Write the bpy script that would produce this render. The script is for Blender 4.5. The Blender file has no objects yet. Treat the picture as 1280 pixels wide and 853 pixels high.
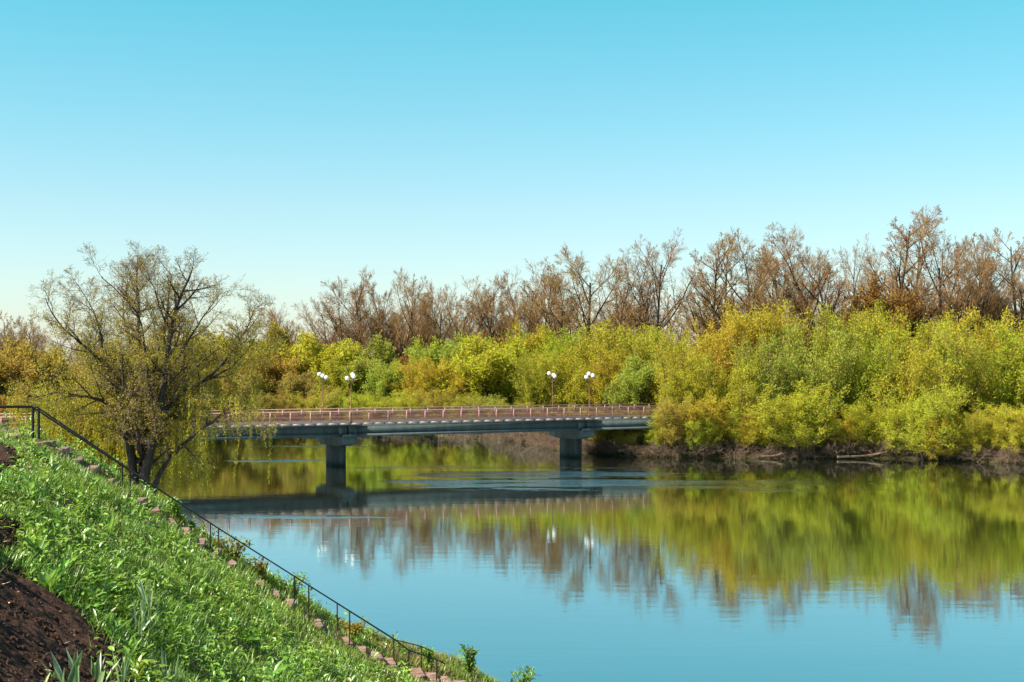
import bpy, math, random
import numpy as np
from mathutils import Vector, Matrix, noise as mnoise

# ------------------------------------------------------------------ camera, sky, sun, exposure
scene = bpy.context.scene
COL = scene.collection
CAMZ = 10.0
cam_data = bpy.data.cameras.new("camera")
cam_data.sensor_width = 36.0
cam_data.lens = 50.0
cam_data.shift_y = 28.5 / 1280.0
cam_data.clip_start = 0.1
cam_data.clip_end = 9000.0
cam = bpy.data.objects.new("camera", cam_data)
cam.location = (0, 0, CAMZ)
cam.rotation_euler = (math.radians(90), 0, 0)
COL.objects.link(cam)
scene.camera = cam

SUN_EL = math.radians(48)
SUN_AZ = math.atan2(-0.93, -0.37)           # clockwise from +Y: from the left, a little behind the viewer
SUN = Vector((math.sin(SUN_AZ) * math.cos(SUN_EL), math.cos(SUN_AZ) * math.cos(SUN_EL), math.sin(SUN_EL)))
sun_data = bpy.data.lights.new("sun", 'SUN')
sun_data.energy = 5.0
sun_data.angle = math.radians(0.55)
sun_data.color = (1.0, 0.91, 0.76)
sun = bpy.data.objects.new("sun", sun_data)
sun.rotation_euler = SUN.to_track_quat('Z', 'Y').to_euler()
sun.location = (-60, 0, 80)
COL.objects.link(sun)

world = bpy.data.worlds.new("World")
scene.world = world
world.use_nodes = True
wn = world.node_tree
for n in list(wn.nodes):
    wn.nodes.remove(n)
def wnode(t, **kw):
    n = wn.nodes.new(t)
    for k, v in kw.items():
        setattr(n, k, v)
    return n
w_out = wnode('ShaderNodeOutputWorld')
w_bg = wnode('ShaderNodeBackground')
w_bg.inputs['Strength'].default_value = 0.076
w_sky = wnode('ShaderNodeTexSky', sky_type='NISHITA')
w_sky.sun_disc = False
w_sky.sun_elevation = SUN_EL
w_sky.sun_rotation = SUN_AZ
w_sky.altitude = 100
w_sky.air_density = 1.0
w_sky.dust_density = 0.6
w_sky.ozone_density = 1.0
w_geo = wnode('ShaderNodeTexCoord')
w_sep = wnode('ShaderNodeSeparateXYZ')
w_ramp = wnode('ShaderNodeValToRGB')
w_mul = wnode('ShaderNodeMix', data_type='RGBA', blend_type='MULTIPLY')
w_mul.inputs[0].default_value = 1.0
cr = w_ramp.color_ramp
for e_, (pos, c_) in zip([cr.elements[0], cr.elements[1]] + [cr.elements.new(.5) for _ in range(2)],
                         ((0.0, (.77, .80, .87)), (.75, (.85, .82, .80)), (.11, (.68, .84, .81)), (.25, (.36, .97, .84)))):
    e_.position = pos
    e_.color = (*c_, 1)
wn.links.new(w_geo.outputs['Generated'], w_sep.inputs[0])
wn.links.new(w_sep.outputs['Z'], w_ramp.inputs[0])
wn.links.new(w_sky.outputs[0], w_mul.inputs[6])
wn.links.new(w_ramp.outputs[0], w_mul.inputs[7])
wn.links.new(w_mul.outputs[2], w_bg.inputs['Color'])
wn.links.new(w_bg.outputs[0], w_out.inputs[0])

vs = scene.view_settings
vs.view_transform = 'Standard'
vs.look = 'None'
vs.gamma = 1.0
vs.use_curve_mapping = False
vs.exposure = 1.46
scene.cycles.max_bounces = 6
scene.cycles.transparent_max_bounces = 4
scene.cycles.diffuse_bounces = 3
scene.cycles.glossy_bounces = 3

# ------------------------------------------------------------------ materials
def new_mat(name):
    m = bpy.data.materials.new(name)
    m.use_nodes = True
    nt = m.node_tree
    for n in list(nt.nodes):
        nt.nodes.remove(n)
    out = nt.nodes.new('ShaderNodeOutputMaterial')
    def N(t, **kw):
        n = nt.nodes.new(t)
        for k, v in kw.items():
            setattr(n, k, v)
        return n
    return m, nt, N, out

def noise_node(N, nt, scale, detail=4, coord='Object', stretch=None, rough=0.6):
    tc = N('ShaderNodeTexCoord')
    src = tc.outputs[coord]
    if stretch:
        mp = N('ShaderNodeMapping')
        mp.inputs['Scale'].default_value = stretch
        nt.links.new(src, mp.inputs[0])
        src = mp.outputs[0]
    t = N('ShaderNodeTexNoise')
    t.inputs['Scale'].default_value = scale
    t.inputs['Detail'].default_value = detail
    t.inputs['Roughness'].default_value = rough
    nt.links.new(src, t.inputs['Vector'])
    return t

def surf_mat(name, c1, c2, scale=3.0, rough=0.8, bump=0.0, bscale=None, spec=0.4, stretch=None, metallic=0.0, lo=0.35, hi=0.65):
    """two-tone noise material"""
    m, nt, N, out = new_mat(name)
    b = N('ShaderNodeBsdfPrincipled')
    t = noise_node(N, nt, scale, 6, stretch=stretch)
    r = N('ShaderNodeValToRGB')
    r.color_ramp.elements[0].position = lo
    r.color_ramp.elements[1].position = hi
    r.color_ramp.elements[0].color = (*c1, 1)
    r.color_ramp.elements[1].color = (*c2, 1)
    nt.links.new(t.outputs['Fac'], r.inputs[0])
    nt.links.new(r.outputs[0], b.inputs['Base Color'])
    b.inputs['Roughness'].default_value = rough
    b.inputs['Specular IOR Level'].default_value = spec
    b.inputs['Metallic'].default_value = metallic
    if bump:
        t2 = noise_node(N, nt, bscale or scale * 4, 6)
        bp = N('ShaderNodeBump')
        bp.inputs['Strength'].default_value = 1.0
        bp.inputs['Distance'].default_value = bump
        nt.links.new(t2.outputs['Fac'], bp.inputs['Height'])
        nt.links.new(bp.outputs[0], b.inputs['Normal'])
    nt.links.new(b.outputs[0], out.inputs[0])
    return m

def leaf_mat(name, color=None, trans=0.4, var=0.35, vscale=0.9, gloss=0.0, alt=None, fine=9.0):
    """thin leaf: diffuse + translucent; colour from the object unless given"""
    m, nt, N, out = new_mat(name)
    if color is None:
        oi = N('ShaderNodeObjectInfo')
        base = oi.outputs['Color']
    else:
        rgb = N('ShaderNodeRGB')
        rgb.outputs[0].default_value = (*color, 1)
        base = rgb.outputs[0]
    if alt is not None:
        t0 = noise_node(N, nt, vscale * 0.7, 3)
        mr = N('ShaderNodeMapRange')
        mr.inputs[1].default_value = 0.4
        mr.inputs[2].default_value = 0.62
        nt.links.new(t0.outputs['Fac'], mr.inputs[0])
        mx0 = N('ShaderNodeMix', data_type='RGBA')
        nt.links.new(mr.outputs[0], mx0.inputs[0])
        nt.links.new(base, mx0.inputs[6])
        mx0.inputs[7].default_value = (*alt, 1)
        base = mx0.outputs[2]
    t = noise_node(N, nt, vscale, 2)
    t2 = noise_node(N, nt, fine, 1)
    ad = N('ShaderNodeMath', operation='ADD')
    nt.links.new(t.outputs['Fac'], ad.inputs[0])
    nt.links.new(t2.outputs['Fac'], ad.inputs[1])
    mr = N('ShaderNodeMapRange')
    mr.inputs[1].default_value = 0.65
    mr.inputs[2].default_value = 1.35
    mr.inputs[3].default_value = 1.0 - var
    mr.inputs[4].default_value = 1.0 + var
    nt.links.new(ad.outputs[0], mr.inputs[0])
    hs = N('ShaderNodeHueSaturation')
    nt.links.new(base, hs.inputs['Color'])
    nt.links.new(mr.outputs[0], hs.inputs['Value'])
    hm = N('ShaderNodeMapRange')
    hm.inputs[1].default_value = 0.35
    hm.inputs[2].default_value = 0.65
    hm.inputs[3].default_value = 0.488
    hm.inputs[4].default_value = 0.512
    nt.links.new(t.outputs['Fac'], hm.inputs[0])
    nt.links.new(hm.outputs[0], hs.inputs['Hue'])
    d = N('ShaderNodeBsdfDiffuse')
    tr = N('ShaderNodeBsdfTranslucent')
    nt.links.new(hs.outputs[0], d.inputs[0])
    nt.links.new(hs.outputs[0], tr.inputs[0])
    mx = N('ShaderNodeMixShader')
    mx.inputs[0].default_value = trans
    nt.links.new(d.outputs[0], mx.inputs[1])
    nt.links.new(tr.outputs[0], mx.inputs[2])
    last = mx
    if gloss:
        g = N('ShaderNodeBsdfGlossy')
        g.inputs['Roughness'].default_value = 0.38
        g.inputs['Color'].default_value = (0.9, 0.97, 1, 1)
        m2 = N('ShaderNodeMixShader')
        m2.inputs[0].default_value = gloss
        nt.links.new(mx.outputs[0], m2.inputs[1])
        nt.links.new(g.outputs[0], m2.inputs[2])
        last = m2
    nt.links.new(last.outputs[0], out.inputs[0])
    return m

M = {}
M['leaf'] = leaf_mat('leaf', trans=0.45, var=0.30, vscale=0.45, fine=5.0)
M['bud'] = leaf_mat('bud', trans=0.3, var=0.3, vscale=0.6)
M['willow_leaf'] = leaf_mat('willow_leaf', (0.46, 0.39, 0.04), trans=0.45, var=0.3, vscale=0.5, alt=(0.36, 0.36, 0.04))
M['bark'] = surf_mat('bark', (0.018, 0.012, 0.009), (0.058, 0.041, 0.030), 3.0, 0.9, 0.03, 6.0, stretch=(2, 2, 0.35))
M['pale_bark'] = surf_mat('pale_bark', (0.07, 0.048, 0.036), (0.17, 0.12, 0.09), 2.0, 0.9, 0.03, 6.0, stretch=(2, 2, 0.35))
M['twig'] = surf_mat('twig', (0.16, 0.084, 0.028), (0.28, 0.16, 0.060), 1.0, 0.85)
M['willow_twig'] = surf_mat('willow_twig', (0.10, 0.062, 0.03), (0.20, 0.13, 0.06), 1.0, 0.85)
M['dry_twig'] = surf_mat('dry_twig', (0.075, 0.045, 0.028), (0.17, 0.11, 0.07), 1.2, 0.9)
M['concrete'] = surf_mat('concrete', (0.028, 0.046, 0.05), (0.062, 0.086, 0.09), 1.1, 0.85, 0.01, 12.0, stretch=(1.3, 1.3, .22), lo=.3, hi=.72)
M['pier_concrete'] = surf_mat('pier_concrete', (0.028, 0.035, 0.034), (0.065, 0.072, 0.068), 0.9, 0.9, 0.012, 10.0, stretch=(2.5, 2.5, 0.3))
def tide_mark(m, z0, z1):
    nt = m.node_tree
    b = next(n for n in nt.nodes if n.type == 'BSDF_PRINCIPLED')
    src = b.inputs['Base Color'].links[0].from_socket
    tc = nt.nodes.new('ShaderNodeTexCoord'); sp = nt.nodes.new('ShaderNodeSeparateXYZ')
    nz = nt.nodes.new('ShaderNodeTexNoise'); nz.inputs['Scale'].default_value = 2.2
    ad = nt.nodes.new('ShaderNodeMath'); ad.operation = 'MULTIPLY_ADD'; ad.inputs[1].default_value = .5
    mr = nt.nodes.new('ShaderNodeMapRange'); mr.inputs[1].default_value = z0; mr.inputs[2].default_value = z1
    mx = nt.nodes.new('ShaderNodeMix'); mx.data_type = 'RGBA'
    nt.links.new(tc.outputs['Object'], sp.inputs[0]); nt.links.new(tc.outputs['Object'], nz.inputs['Vector'])
    nt.links.new(nz.outputs['Fac'], ad.inputs[0]); nt.links.new(sp.outputs['Z'], ad.inputs[2])
    nt.links.new(ad.outputs[0], mr.inputs[0]); nt.links.new(mr.outputs[0], mx.inputs[0])
    mx.inputs[6].default_value = (.021, .021, .015, 1)
    nt.links.new(src, mx.inputs[7]); nt.links.new(mx.outputs[2], b.inputs['Base Color'])
tide_mark(M['pier_concrete'], .38, .74)
M['slab_edge'] = surf_mat('slab_edge', (0.38, 0.25, 0.21), (0.48, 0.33, 0.28), 1.5, 0.85)
M['asphalt'] = surf_mat('asphalt', (0.04, 0.04, 0.042), (0.06, 0.058, 0.056), 4.0, 0.9)
M['rail_paint'] = surf_mat('rail_paint', (0.50, 0.27, 0.21), (0.60, 0.36, 0.29), 2.0, 0.6)
M['rail_post'] = surf_mat('rail_post', (0.42, 0.20, 0.15), (0.52, 0.27, 0.21), 2.0, 0.6)
M['rail_bar'] = surf_mat('rail_bar', (0.30, 0.115, 0.08), (0.42, 0.17, 0.125), 2.0, 0.6)
M['lamp_pole'] = surf_mat('lamp_pole', (0.16, 0.07, 0.045), (0.23, 0.11, 0.07), 2.0, 0.5)
M['globe'] = surf_mat('globe', (0.82, 0.82, 0.84), (0.86, 0.86, 0.87), 4.0, 0.15, spec=0.5)
M['black_metal'] = surf_mat('black_metal', (0.010, 0.011, 0.013), (0.018, 0.018, 0.018), 6.0, 0.55, spec=0.25)
M['rusty_metal'] = surf_mat('rusty_metal', (0.015, 0.012, 0.011), (0.10, 0.035, 0.016), 5.0, 0.7, lo=0.45, hi=0.7)
M['brick'] = surf_mat('brick', (0.10, 0.055, 0.040), (0.27, 0.16, 0.12), 7.0, 0.9, 0.01, 25.0)
M['soil'] = surf_mat('soil', (0.020, 0.010, 0.0065), (0.060, 0.031, 0.020), 9.0, 0.97, 0.02, 38.0, spec=0.15)
M['bank_soil'] = surf_mat('bank_soil', (0.040, 0.030, 0.014), (0.095, 0.075, 0.032), 2.5, 0.95, 0.03, 14.0, spec=0.1)
M['ground'] = surf_mat('ground', (0.030, 0.026, 0.010), (0.062, 0.052, 0.022), 0.15, 0.95, 0.1, 2.0, spec=0.1)
M['grass'] = leaf_mat('grass', (0.125, 0.24, 0.034), trans=0.38, var=0.45, vscale=0.8, gloss=0.03, alt=(0.185, 0.275, 0.03), fine=14.0)
M['herb'] = leaf_mat('herb', (0.12, 0.25, 0.032), trans=0.36, var=0.45, vscale=1.2, gloss=0.035, alt=(0.20, 0.30, 0.03), fine=18.0)
M['fern'] = leaf_mat('fern', (0.15, 0.29, 0.03), trans=0.4, var=0.3, vscale=2.0, gloss=0.03)
M['lily'] = leaf_mat('lily', (0.20, 0.30, 0.10), trans=0.3, var=0.3, vscale=3.0, gloss=0.10)
M['dry_grass'] = leaf_mat('dry_grass', (0.20, 0.165, 0.055), trans=0.35, var=0.4, vscale=1.0, alt=(0.14, 0.21, 0.035))
M['autumn'] = leaf_mat('autumn', (0.30, 0.17, 0.035), trans=0.35, var=0.4, vscale=1.5, alt=(0.17, 0.24, 0.03))

def water_mat():
    m, nt, N, out = new_mat('river_water')
    L = nt.links.new
    tc = N('ShaderNodeTexCoord')
    def nz(scale, stretch, detail=3, rough=0.55):
        mp = N('ShaderNodeMapping')
        mp.inputs['Scale'].default_value = stretch
        mp.inputs['Rotation'].default_value = (0, 0, 0.06)
        L(tc.outputs['Object'], mp.inputs[0])
        t = N('ShaderNodeTexNoise')
        t.inputs['Scale'].default_value = scale
        t.inputs['Detail'].default_value = detail
        t.inputs['Roughness'].default_value = rough
        L(mp.outputs[0], t.inputs['Vector'])
        return t.outputs['Fac']
    def math_(op, a, b=None, clamp=False):
        n = N('ShaderNodeMath', operation=op)
        n.use_clamp = clamp
        for i, v in enumerate((a, b)):
            if v is None:
                continue
            if isinstance(v, (int, float)):
                n.inputs[i].default_value = v
            else:
                L(v, n.inputs[i])
        return n.outputs[0]
    # wind-ruffled patches: ellipses (centre, radii) broken up by stretched noise
    sep = N('ShaderNodeSeparateXYZ')
    L(tc.outputs['Object'], sep.inputs[0])
    br = nz(0.27, (0.22, 1.15, 1), 6, 0.66)
    mask = None
    for cx, cy, rx, ry, w in PATCHES:
        dx = math_('DIVIDE', math_('SUBTRACT', sep.outputs['X'], cx), rx)
        dy = math_('DIVIDE', math_('SUBTRACT', sep.outputs['Y'], cy), ry)
        r2 = math_('ADD', math_('MULTIPLY', dx, dx), math_('MULTIPLY', dy, dy))
        fall = math_('SUBTRACT', 1.0, r2, True)
        v = math_('SUBTRACT', math_('MULTIPLY', fall, .75), math_('MULTIPLY', math_('SUBTRACT', 0.57, br), 6.5))
        v = math_('MULTIPLY', math_('MULTIPLY', v, 1.1, True), math_('MULTIPLY', fall, 5.0, True))
        v = math_('MULTIPLY', v, w)
        mask = v if mask is None else math_('MAXIMUM', mask, v)
    calm = nz(0.7, (0.35, 1.6, 1), 3)
    swell = nz(0.10, (0.6, 1.0, 1), 2)
    fine = nz(2.6, (0.4, 1.5, 1), 3)
    h = math_('ADD', math_('MULTIPLY', calm, 0.0038), math_('MULTIPLY', swell, 0.010))
    h = math_('ADD', h, math_('MULTIPLY', fine, 0.0012))
    ruff = math_('MULTIPLY', math_('MULTIPLY', nz(1.6, (0.5, 1.4, 1), 4, 0.6), 0.07), mask)
    h = math_('ADD', h, ruff)
    bp = N('ShaderNodeBump')
    bp.inputs['Strength'].default_value = 1.0
    bp.inputs['Distance'].default_value = 1.0
    L(h, bp.inputs['Height'])
    gl = N('ShaderNodeBsdfGlossy')
    gl.inputs['Color'].default_value = (0.80, 0.94, 0.94, 1)
    gl.inputs['Roughness'].default_value = 0.03
    L(bp.outputs[0], gl.inputs['Normal'])
    df = N('ShaderNodeBsdfDiffuse')
    df.inputs['Color'].default_value = (0.021, 0.017, 0.007, 1)
    fr = N('ShaderNodeFresnel')
    fr.inputs['IOR'].default_value = 1.33
    fac = math_('ADD', math_('MULTIPLY', fr.outputs[0], 0.70), 0.48, True)
    mx = N('ShaderNodeMixShader')
    L(fac, mx.inputs[0]); L(df.outputs[0], mx.inputs[1]); L(gl.outputs[0], mx.inputs[2])
    L(mx.outputs[0], out.inputs[0])
    return m
PATCHES = [(5.0, 124.0, 17.0, 15.0, 1.0), (18.0, 117.0, 16.0, 6.5, 0.7), (-22.0, 147.0, 8.0, 2.6, 1.0), (-24.0, 103.5, 2.6, 1.4, 0.9),
           (-24.0, 172.0, 9.0, 3.0, 0.8), (-16.0, 92.0, 9.0, 2.2, 0.35), (-3.0, 137.0, 14.0, 4.0, 0.45)]
M['water'] = water_mat()

# ------------------------------------------------------------------ mesh helpers
def mesh_np(name, verts, faces, mats, mat_idx=None, smooth=False):
    """verts (N,3); faces (F,4) or (F,3) arrays or list of such arrays"""
    me = bpy.data.meshes.new(name)
    verts = np.asarray(verts, dtype=np.float32)
    if not isinstance(faces, list) or np.ndim(faces[0]) == 1:
        faces = [np.asarray(faces)]
    faces = [np.asarray(f, dtype=np.int32) for f in faces if len(f)]
    tot = [np.full(len(f), f.shape[1], dtype=np.int32) for f in faces]
    lv = np.concatenate([f.ravel() for f in faces])
    lt = np.concatenate(tot)
    ls = np.concatenate([[0], np.cumsum(lt)[:-1]]).astype(np.int32)
    me.vertices.add(len(verts))
    me.vertices.foreach_set('co', verts.ravel())
    me.loops.add(len(lv))
    me.loops.foreach_set('vertex_index', lv)
    me.polygons.add(len(lt))
    me.polygons.foreach_set('loop_start', ls)
    me.polygons.foreach_set('loop_total', lt)
    if smooth:
        me.polygons.foreach_set('use_smooth', np.ones(len(lt), dtype=bool))
    for m in (mats if isinstance(mats, (list, tuple)) else [mats]):
        me.materials.append(m)
    if mat_idx is not None:
        me.polygons.foreach_set('material_index', np.asarray(mat_idx, dtype=np.int32))
    me.update(calc_edges=True)
    return me

def link(name, data, parent=None, loc=None):
    o = bpy.data.objects.new(name, data)
    COL.objects.link(o)
    if parent is not None:
        o.parent = parent
    if loc is not None:
        o.location = loc
    return o

def tag(o, label=None, cat=None, group=None, kind=None):
    if label: o['label'] = label
    if cat: o['category'] = cat
    if group: o['group'] = group
    if kind: o['kind'] = kind
    return o

class MB:
    """collects boxes / tubes / lathes into one mesh"""
    def __init__(self):
        self.v, self.f, self.n = [], {3: [], 4: []}, 0
    def add(self, v, f):
        v = np.asarray(v, float); f = np.asarray(f)
        self.v.append(v); self.f[f.shape[1]].append(f + self.n); self.n += len(v)
    def box(self, c, s, R=None):
        x, y, z = [q / 2 for q in s]
        v = np.array([(a, b, d) for a in (-x, x) for b in (-y, y) for d in (-z, z)])
        if R is not None:
            v = v @ np.array(R).T
        self.add(v + np.array(c), [(0, 1, 3, 2), (4, 6, 7, 5), (0, 4, 5, 1), (2, 3, 7, 6), (0, 2, 6, 4), (1, 5, 7, 3)])
    def beam(self, p, q, w, h):
        """box from p to q, w across, h tall"""
        p, q = np.array(p, float), np.array(q, float)
        d = q - p; L = np.linalg.norm(d); d /= L
        s = np.cross(d, (0, 0, 1)); n = np.linalg.norm(s)
        s = s / n if n > 1e-4 else np.array((1.0, 0, 0))
        u = np.cross(s, d)
        self.box((p + q) / 2, (L, w, h), np.stack([d, s, u], 1))
    def tube(self, pts, r, sides=8):
        pts = np.array(pts, float)
        rr = np.broadcast_to(np.asarray(r, float), (len(pts),))
        v, f = tubes([(pts, rr)], sides)
        self.add(v, f)
        for k, p in ((0, pts[0]), (-1, pts[-1])):
            base = (np.arange(sides) if k == 0 else np.arange(sides) + (len(pts) - 1) * sides)
            vv = np.concatenate([v[base], [p]])
            self.add(vv, [(i, (i + 1) % sides, sides) for i in range(sides)])
    def lathe(self, prof, c=(0, 0, 0), n=16):
        prof = np.array(prof, float)
        a = np.arange(n) * 2 * np.pi / n
        v = np.stack([np.outer(prof[:, 0], np.cos(a)), np.outer(prof[:, 0], np.sin(a)), np.repeat(prof[:, 1:2], n, 1)], -1).reshape(-1, 3)
        f = [(i * n + j, i * n + (j + 1) % n, (i + 1) * n + (j + 1) % n, (i + 1) * n + j) for i in range(len(prof) - 1) for j in range(n)]
        self.add(v + np.array(c), f)
    def mesh(self, name, mat, smooth=False):
        return mesh_np(name, np.concatenate(self.v), [np.concatenate(self.f[k]) for k in (3, 4) if self.f[k]], mat, smooth=smooth)
    def build(self, name, mat, parent=None, smooth=False):
        return link(name, self.mesh(name, mat, smooth), parent)

def tubes(branches, sides):
    """list of (pts (k,3), radii (k,)) -> verts, quads; grouped by k for speed"""
    V, F, off = [], [], 0
    by = {}
    for p, r in branches:
        by.setdefault(len(p), []).append((p, r))
    ang = np.arange(sides) * 2 * np.pi / sides
    for k, lst in by.items():
        P = np.array([b[0] for b in lst], float)
        R = np.array([b[1] for b in lst], float)
        T = np.gradient(P, axis=1)
        T /= np.linalg.norm(T, axis=2, keepdims=True) + 1e-9
        ref = np.where(np.abs(T[:, :1, 2:3]) > 0.9, np.array([1.0, 0, 0]), np.array([0, 0, 1.0]))
        S = np.cross(T, np.broadcast_to(ref, T.shape))
        S /= np.linalg.norm(S, axis=2, keepdims=True) + 1e-9
        U = np.cross(S, T)
        ring = P[:, :, None] + R[:, :, None, None] * (np.cos(ang)[None, None, :, None] * S[:, :, None] + np.sin(ang)[None, None, :, None] * U[:, :, None])
        B = len(lst)
        V.append(ring.reshape(-1, 3))
        idx = np.arange(B * k * sides).reshape(B, k, sides)
        a = idx[:, :-1]; b = np.roll(a, -1, axis=2); c = idx[:, 1:]; d = np.roll(c, -1, axis=2)
        F.append(np.stack([a, b, d, c], -1).reshape(-1, 4) + off)
        off += B * k * sides
    return np.concatenate(V), np.concatenate(F)

def leaf_quads(C, A, L, W, rng):
    """rhombus leaves: base points C, unit axes A, lengths, widths"""
    n = len(C)
    rnd = rng.normal(size=(n, 3))
    S = np.cross(A, rnd); S /= np.linalg.norm(S, axis=1, keepdims=True) + 1e-9
    L = np.broadcast_to(np.asarray(L, float), (n,))[:, None]
    W = np.broadcast_to(np.asarray(W, float), (n,))[:, None]
    v = np.stack([C, C + A * L * 0.45 + S * W / 2, C + A * L, C + A * L * 0.45 - S * W / 2], 1).reshape(-1, 3)
    return v, np.arange(n * 4).reshape(n, 4)

def unit(a):
    return a / (np.linalg.norm(a, axis=-1, keepdims=True) + 1e-9)

# ------------------------------------------------------------------ branch growth
UP = Vector((0, 0, 1))
def grow(rg, p, d, L, r, lev, P, out):
    n = P['seg'][lev]
    pts = [p.copy()]; ds = [d.copy()]
    step = L / n
    g = P['gnarl'][lev]; tr = P['trop'][lev]
    for i in range(n):
        d = (d + Vector((rg.gauss(0, g), rg.gauss(0, g), rg.gauss(0, g))) + UP * tr).normalized()
        p = p + d * step
        pts.append(p.copy()); ds.append(d.copy())
    tp = P['taper'][lev]
    radii = [max(P['rmin'], r * (1 - (1 - tp) * i / n)) for i in range(n + 1)]
    out[lev].append((pts, radii))
    if lev + 1 >= len(P['seg']):
        return
    spawn(rg, pts, ds, radii, L, lev, P, out)

def spawn(rg, pts, ds, radii, L, lev, P, out, nch=None):
    n = len(pts) - 1
    nch = P['n'][lev] if nch is None else nch
    nch = max(1, int(round(nch * rg.uniform(0.8, 1.2))))
    az = rg.uniform(0, 6.28)
    for k in range(nch):
        t = P['t0'][lev] + (1 - P['t0'][lev]) * ((k + rg.random()) / nch)
        f = min(t * n, n - 1e-4); i = int(f); q = f - i
        bp = pts[i].lerp(pts[i + 1], q)
        bd = ds[min(i + 1, n)]
        az += 2.4 + rg.uniform(-0.5, 0.5)
        perp = bd.orthogonal().normalized()
        perp = Matrix.Rotation(az, 3, bd) @ perp
        a = math.radians(rg.gauss(P['ang'][lev], P['ang'][lev] * 0.22))
        cd = (bd * math.cos(a) + perp * math.sin(a)).normalized()
        rb = radii[i] * (1 - q) + radii[i + 1] * q
        cl = L * P['ratio'][lev] * (1.15 - P.get('tip', 0.55) * t) * rg.uniform(0.7, 1.25)
        grow(rg, bp, cd, cl, min(rb * 0.75, P['rr'][lev] * radii[0]), lev + 1, P, out)

def as_np(branches):
    return [(np.array([tuple(v) for v in p]), np.array(r)) for p, r in branches]

def sample_on(branches, n, rng, t_lo=0.0):
    """n random points (and directions) along branches, weighted by length"""
    ln = np.array([np.linalg.norm(p[-1] - p[0]) for p, r in branches])
    pick = rng.choice(len(branches), n, p=ln / ln.sum())
    C = np.empty((n, 3)); D = np.empty((n, 3))
    tt = t_lo + (1 - t_lo) * rng.random(n)
    for j in range(n):
        p = branches[pick[j]][0]
        f = tt[j] * (len(p) - 1) * 0.9999; i = int(f); q = f - i
        C[j] = p[i] * (1 - q) + p[i + 1] * q
        D[j] = p[i + 1] - p[i]
    return C, unit(D)

# ------------------------------------------------------------------ tree prototypes: (trunk mesh, crown mesh), nominal height H
def leafy_crown(name, out, lo, nleaf, llen, lwid, rng, jitter, twig_sides=3, leafmat='leaf', twigmat='twig', droop=0.0, spread=0.9):
    br = as_np(sum(out[lo:], []))
    tv, tf = tubes(br, twig_sides)
    C, D = sample_on(br, nleaf, rng, 0.15)
    C = C + rng.normal(size=C.shape) * jitter
    A = unit(D * 0.7 + rng.normal(size=C.shape) * spread + np.array([0, 0, -droop]))
    L = llen * rng.uniform(0.6, 1.4, nleaf); W = lwid * rng.uniform(0.7, 1.3, nleaf)
    lv, lf = leaf_quads(C, A, L, W, rng)
    return mesh_np(name, np.concatenate([tv, lv]), np.concatenate([tf, lf + len(tv)]), [M[twigmat], M[leafmat]],
                   np.concatenate([np.zeros(len(tf)), np.ones(len(lf))]))

def willow_bush(seed, H=15.0, stems=9, lean=22, nleaf=27000):
    rg = random.Random(seed); rng = np.random.default_rng(seed)
    P = dict(seg=[7, 5, 3], gnarl=[.07, .10, .12], trop=[.05, .12, .10], taper=[.3, .35, .5], n=[14, 9], t0=[.07, .10],
             ang=[40, 40], ratio=[.40, .44], rr=[.5, .6], rmin=.014, tip=.6)
    out = [[], [], []]
    for k in range(stems):
        a = 2 * math.pi * k / stems + rg.uniform(-.3, .3)
        t = math.radians(lean * rg.uniform(0.25, 1.3))
        d = Vector((math.cos(a) * math.sin(t), math.sin(a) * math.sin(t), math.cos(t)))
        p = Vector((math.cos(a), math.sin(a), 0)) * rg.uniform(0.2, 1.1) + Vector((0, 0, -.4))
        grow(rg, p, d, H * rg.uniform(.62, .93), H * .008, 0, P, out)
    trunk = mesh_np('trunk', *tubes(as_np(out[0]), 5), M['bark'], smooth=True)
    crown = leafy_crown('crown', out, 1, nleaf, .32, .13, rng, .24, droop=.1)
    return trunk, crown

def round_tree(seed, H=13.0, nleaf=22000, twiggy=False):
    rg = random.Random(seed); rng = np.random.default_rng(seed)
    P = dict(seg=[5, 6, 4, 3], gnarl=[.07, .12, .15, .15], trop=[.03, .05, .07, .06], taper=[.55, .3, .35, .5], n=[9, 8, 6], t0=[.25, .22, .15],
             ang=[44, 44, 40], ratio=[.95, .48, .45], rr=[.6, .55, .6], rmin=.016, tip=.5)
    out = [[], [], [], []]
    for k in range(2):
        grow(rg, Vector((rg.uniform(-.5, .5), rg.uniform(-.5, .5), -.4)), Vector((rg.uniform(-.35, .35), rg.uniform(-.35, .35), 1)).normalized(), H * .52, H * .017, 0, P, out)
    trunk = mesh_np('trunk', *tubes(as_np(out[0] + out[1]), 5), M['bark'], smooth=True)
    crown = leafy_crown('crown', out, 2, nleaf, .35, .17, rng, .28)
    return trunk, crown

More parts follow.
